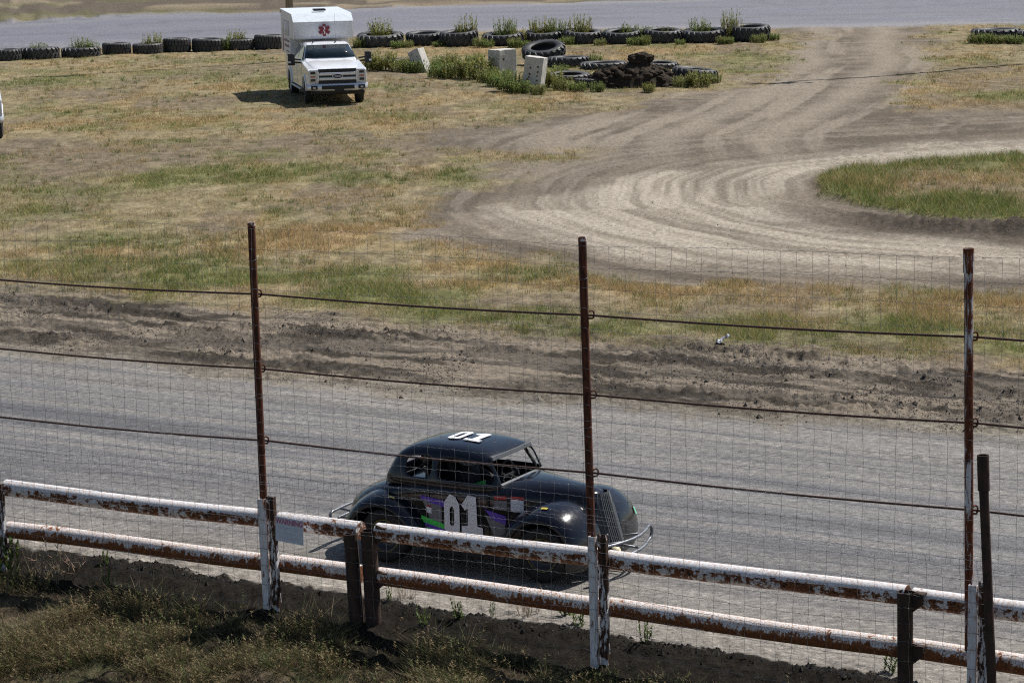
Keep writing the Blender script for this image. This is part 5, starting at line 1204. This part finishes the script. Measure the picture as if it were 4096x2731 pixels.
for i, (a, b_, sc, ty, lb) in enumerate(FWD):
    p = G(a, b_, -.05); weed('fence_weed', p[0], p[1], sc, (TWIG if ty else SPRIG)[i % (2 if ty else 3)], lb, 'plants along the pipe fence')

# near bank vegetation (stuff): mown dead thatch and weed stalks
bx_, by_, tb_ = scatter(420000, 2180, 2820, -250, 4350)
k = (tb_['nbk'] > .5) & (tb_['b'] < -.05); bx_, by_ = bx_[k], by_[k]; tb_ = {q: v[k] for q, v in tb_.items()}
cl = fbm(bx_*1.5, by_*1.5, 601, 4); k = rng.random(len(bx_)) < sstep(.36, .56, cl)*sstep(-.05, -.6, tb_['b'])*.85+.26*(tb_['b'] < -.3)+.07
bx_, by_, cl = bx_[k], by_[k], cl[k]; bz = tb_['z'][k]; bb = tb_['b'][k]; n = len(bx_)
hgt = rng.uniform(.02, .10, n)*(.5+2.6*np.clip(cl-.35, 0, 1)*2)
gsel = rng.random(n) < .42+.5*(fbm(bx_*.9, by_*.9, 605, 3)-.5)
cgr = np.array([.105, .122, .044])[None]*rng.uniform(.5, 1.3, (n, 1)); cdr = np.array([.27, .20, .108])[None]*rng.uniform(.35, 1.2, (n, 1))
T1, C1 = blades(bx_, by_, bz, hgt, rng.uniform(.003, .008, n), rng.uniform(.3, 2.6, n), np.where(gsel[:, None], cgr, cdr))
# leafy stalks
ns = 5200; q = rng.choice(n, ns, p=(cl**3)/np.sum(cl**3)); T2 = []; C2 = []
for i in q:
    hh_ = rng.uniform(.06, .22); tx, ty = rng.normal(0, .05, 2); B0 = np.array([bx_[i], by_[i], bz[i]-.01]); B1 = B0+np.array([tx, ty, hh_]); gcol = np.array([.135, .155, .052]) if gsel[i] else np.array([.29, .22, .115])
    T2.append([B0-[.003, 0, 0], B0+[.003, 0, 0], B1]); C2.append(gcol*.7)
    for ff in rng.uniform(.25, 1.0, 14):
        p = B0*(1-ff)+B1*ff; d = rng.normal(0, 1, 3); d[2] = abs(d[2])*.7; d /= np.linalg.norm(d); sd = np.cross(d, [0, 0, 1.])*rng.uniform(.003, .007); L_ = rng.uniform(.015, .045)
        T2.append([p-sd, p+sd, p+d*L_]); C2.append(gcol*rng.uniform(.5, 1.5))
tag(soup('bank_weeds', np.concatenate([T1, np.array(T2)]), np.concatenate([C1, np.array(C2)]), M['blade']), 'dry mown weeds and thatch on the near bank below the fence', 'weeds', kind='stuff')

# scrap of clear plastic on the shoulder
M['plastic'] = simple('pale_plastic_film', (.34, .35, .40), .35, 0, .1, 20)
pl = G(2895, 1388); mb = MB(); gpl = []
for i in range(8):
    gpl.append([(-.11+.03*i+random.uniform(-.012, .012), -.08+.035*j+random.uniform(-.012, .012)+.02*i, max(.0, .02+.06*random.random()+.012*i)) for j in range(6)])
mb.loft(gpl, caps=False); o = mb.build('plastic_scrap', M['plastic'], None, solid=.002); o.location = (pl[0], pl[1], zt(pl[0], pl[1])+.01); tag(o, 'crumpled scrap of pale clear plastic on the churned soil shoulder', 'litter')
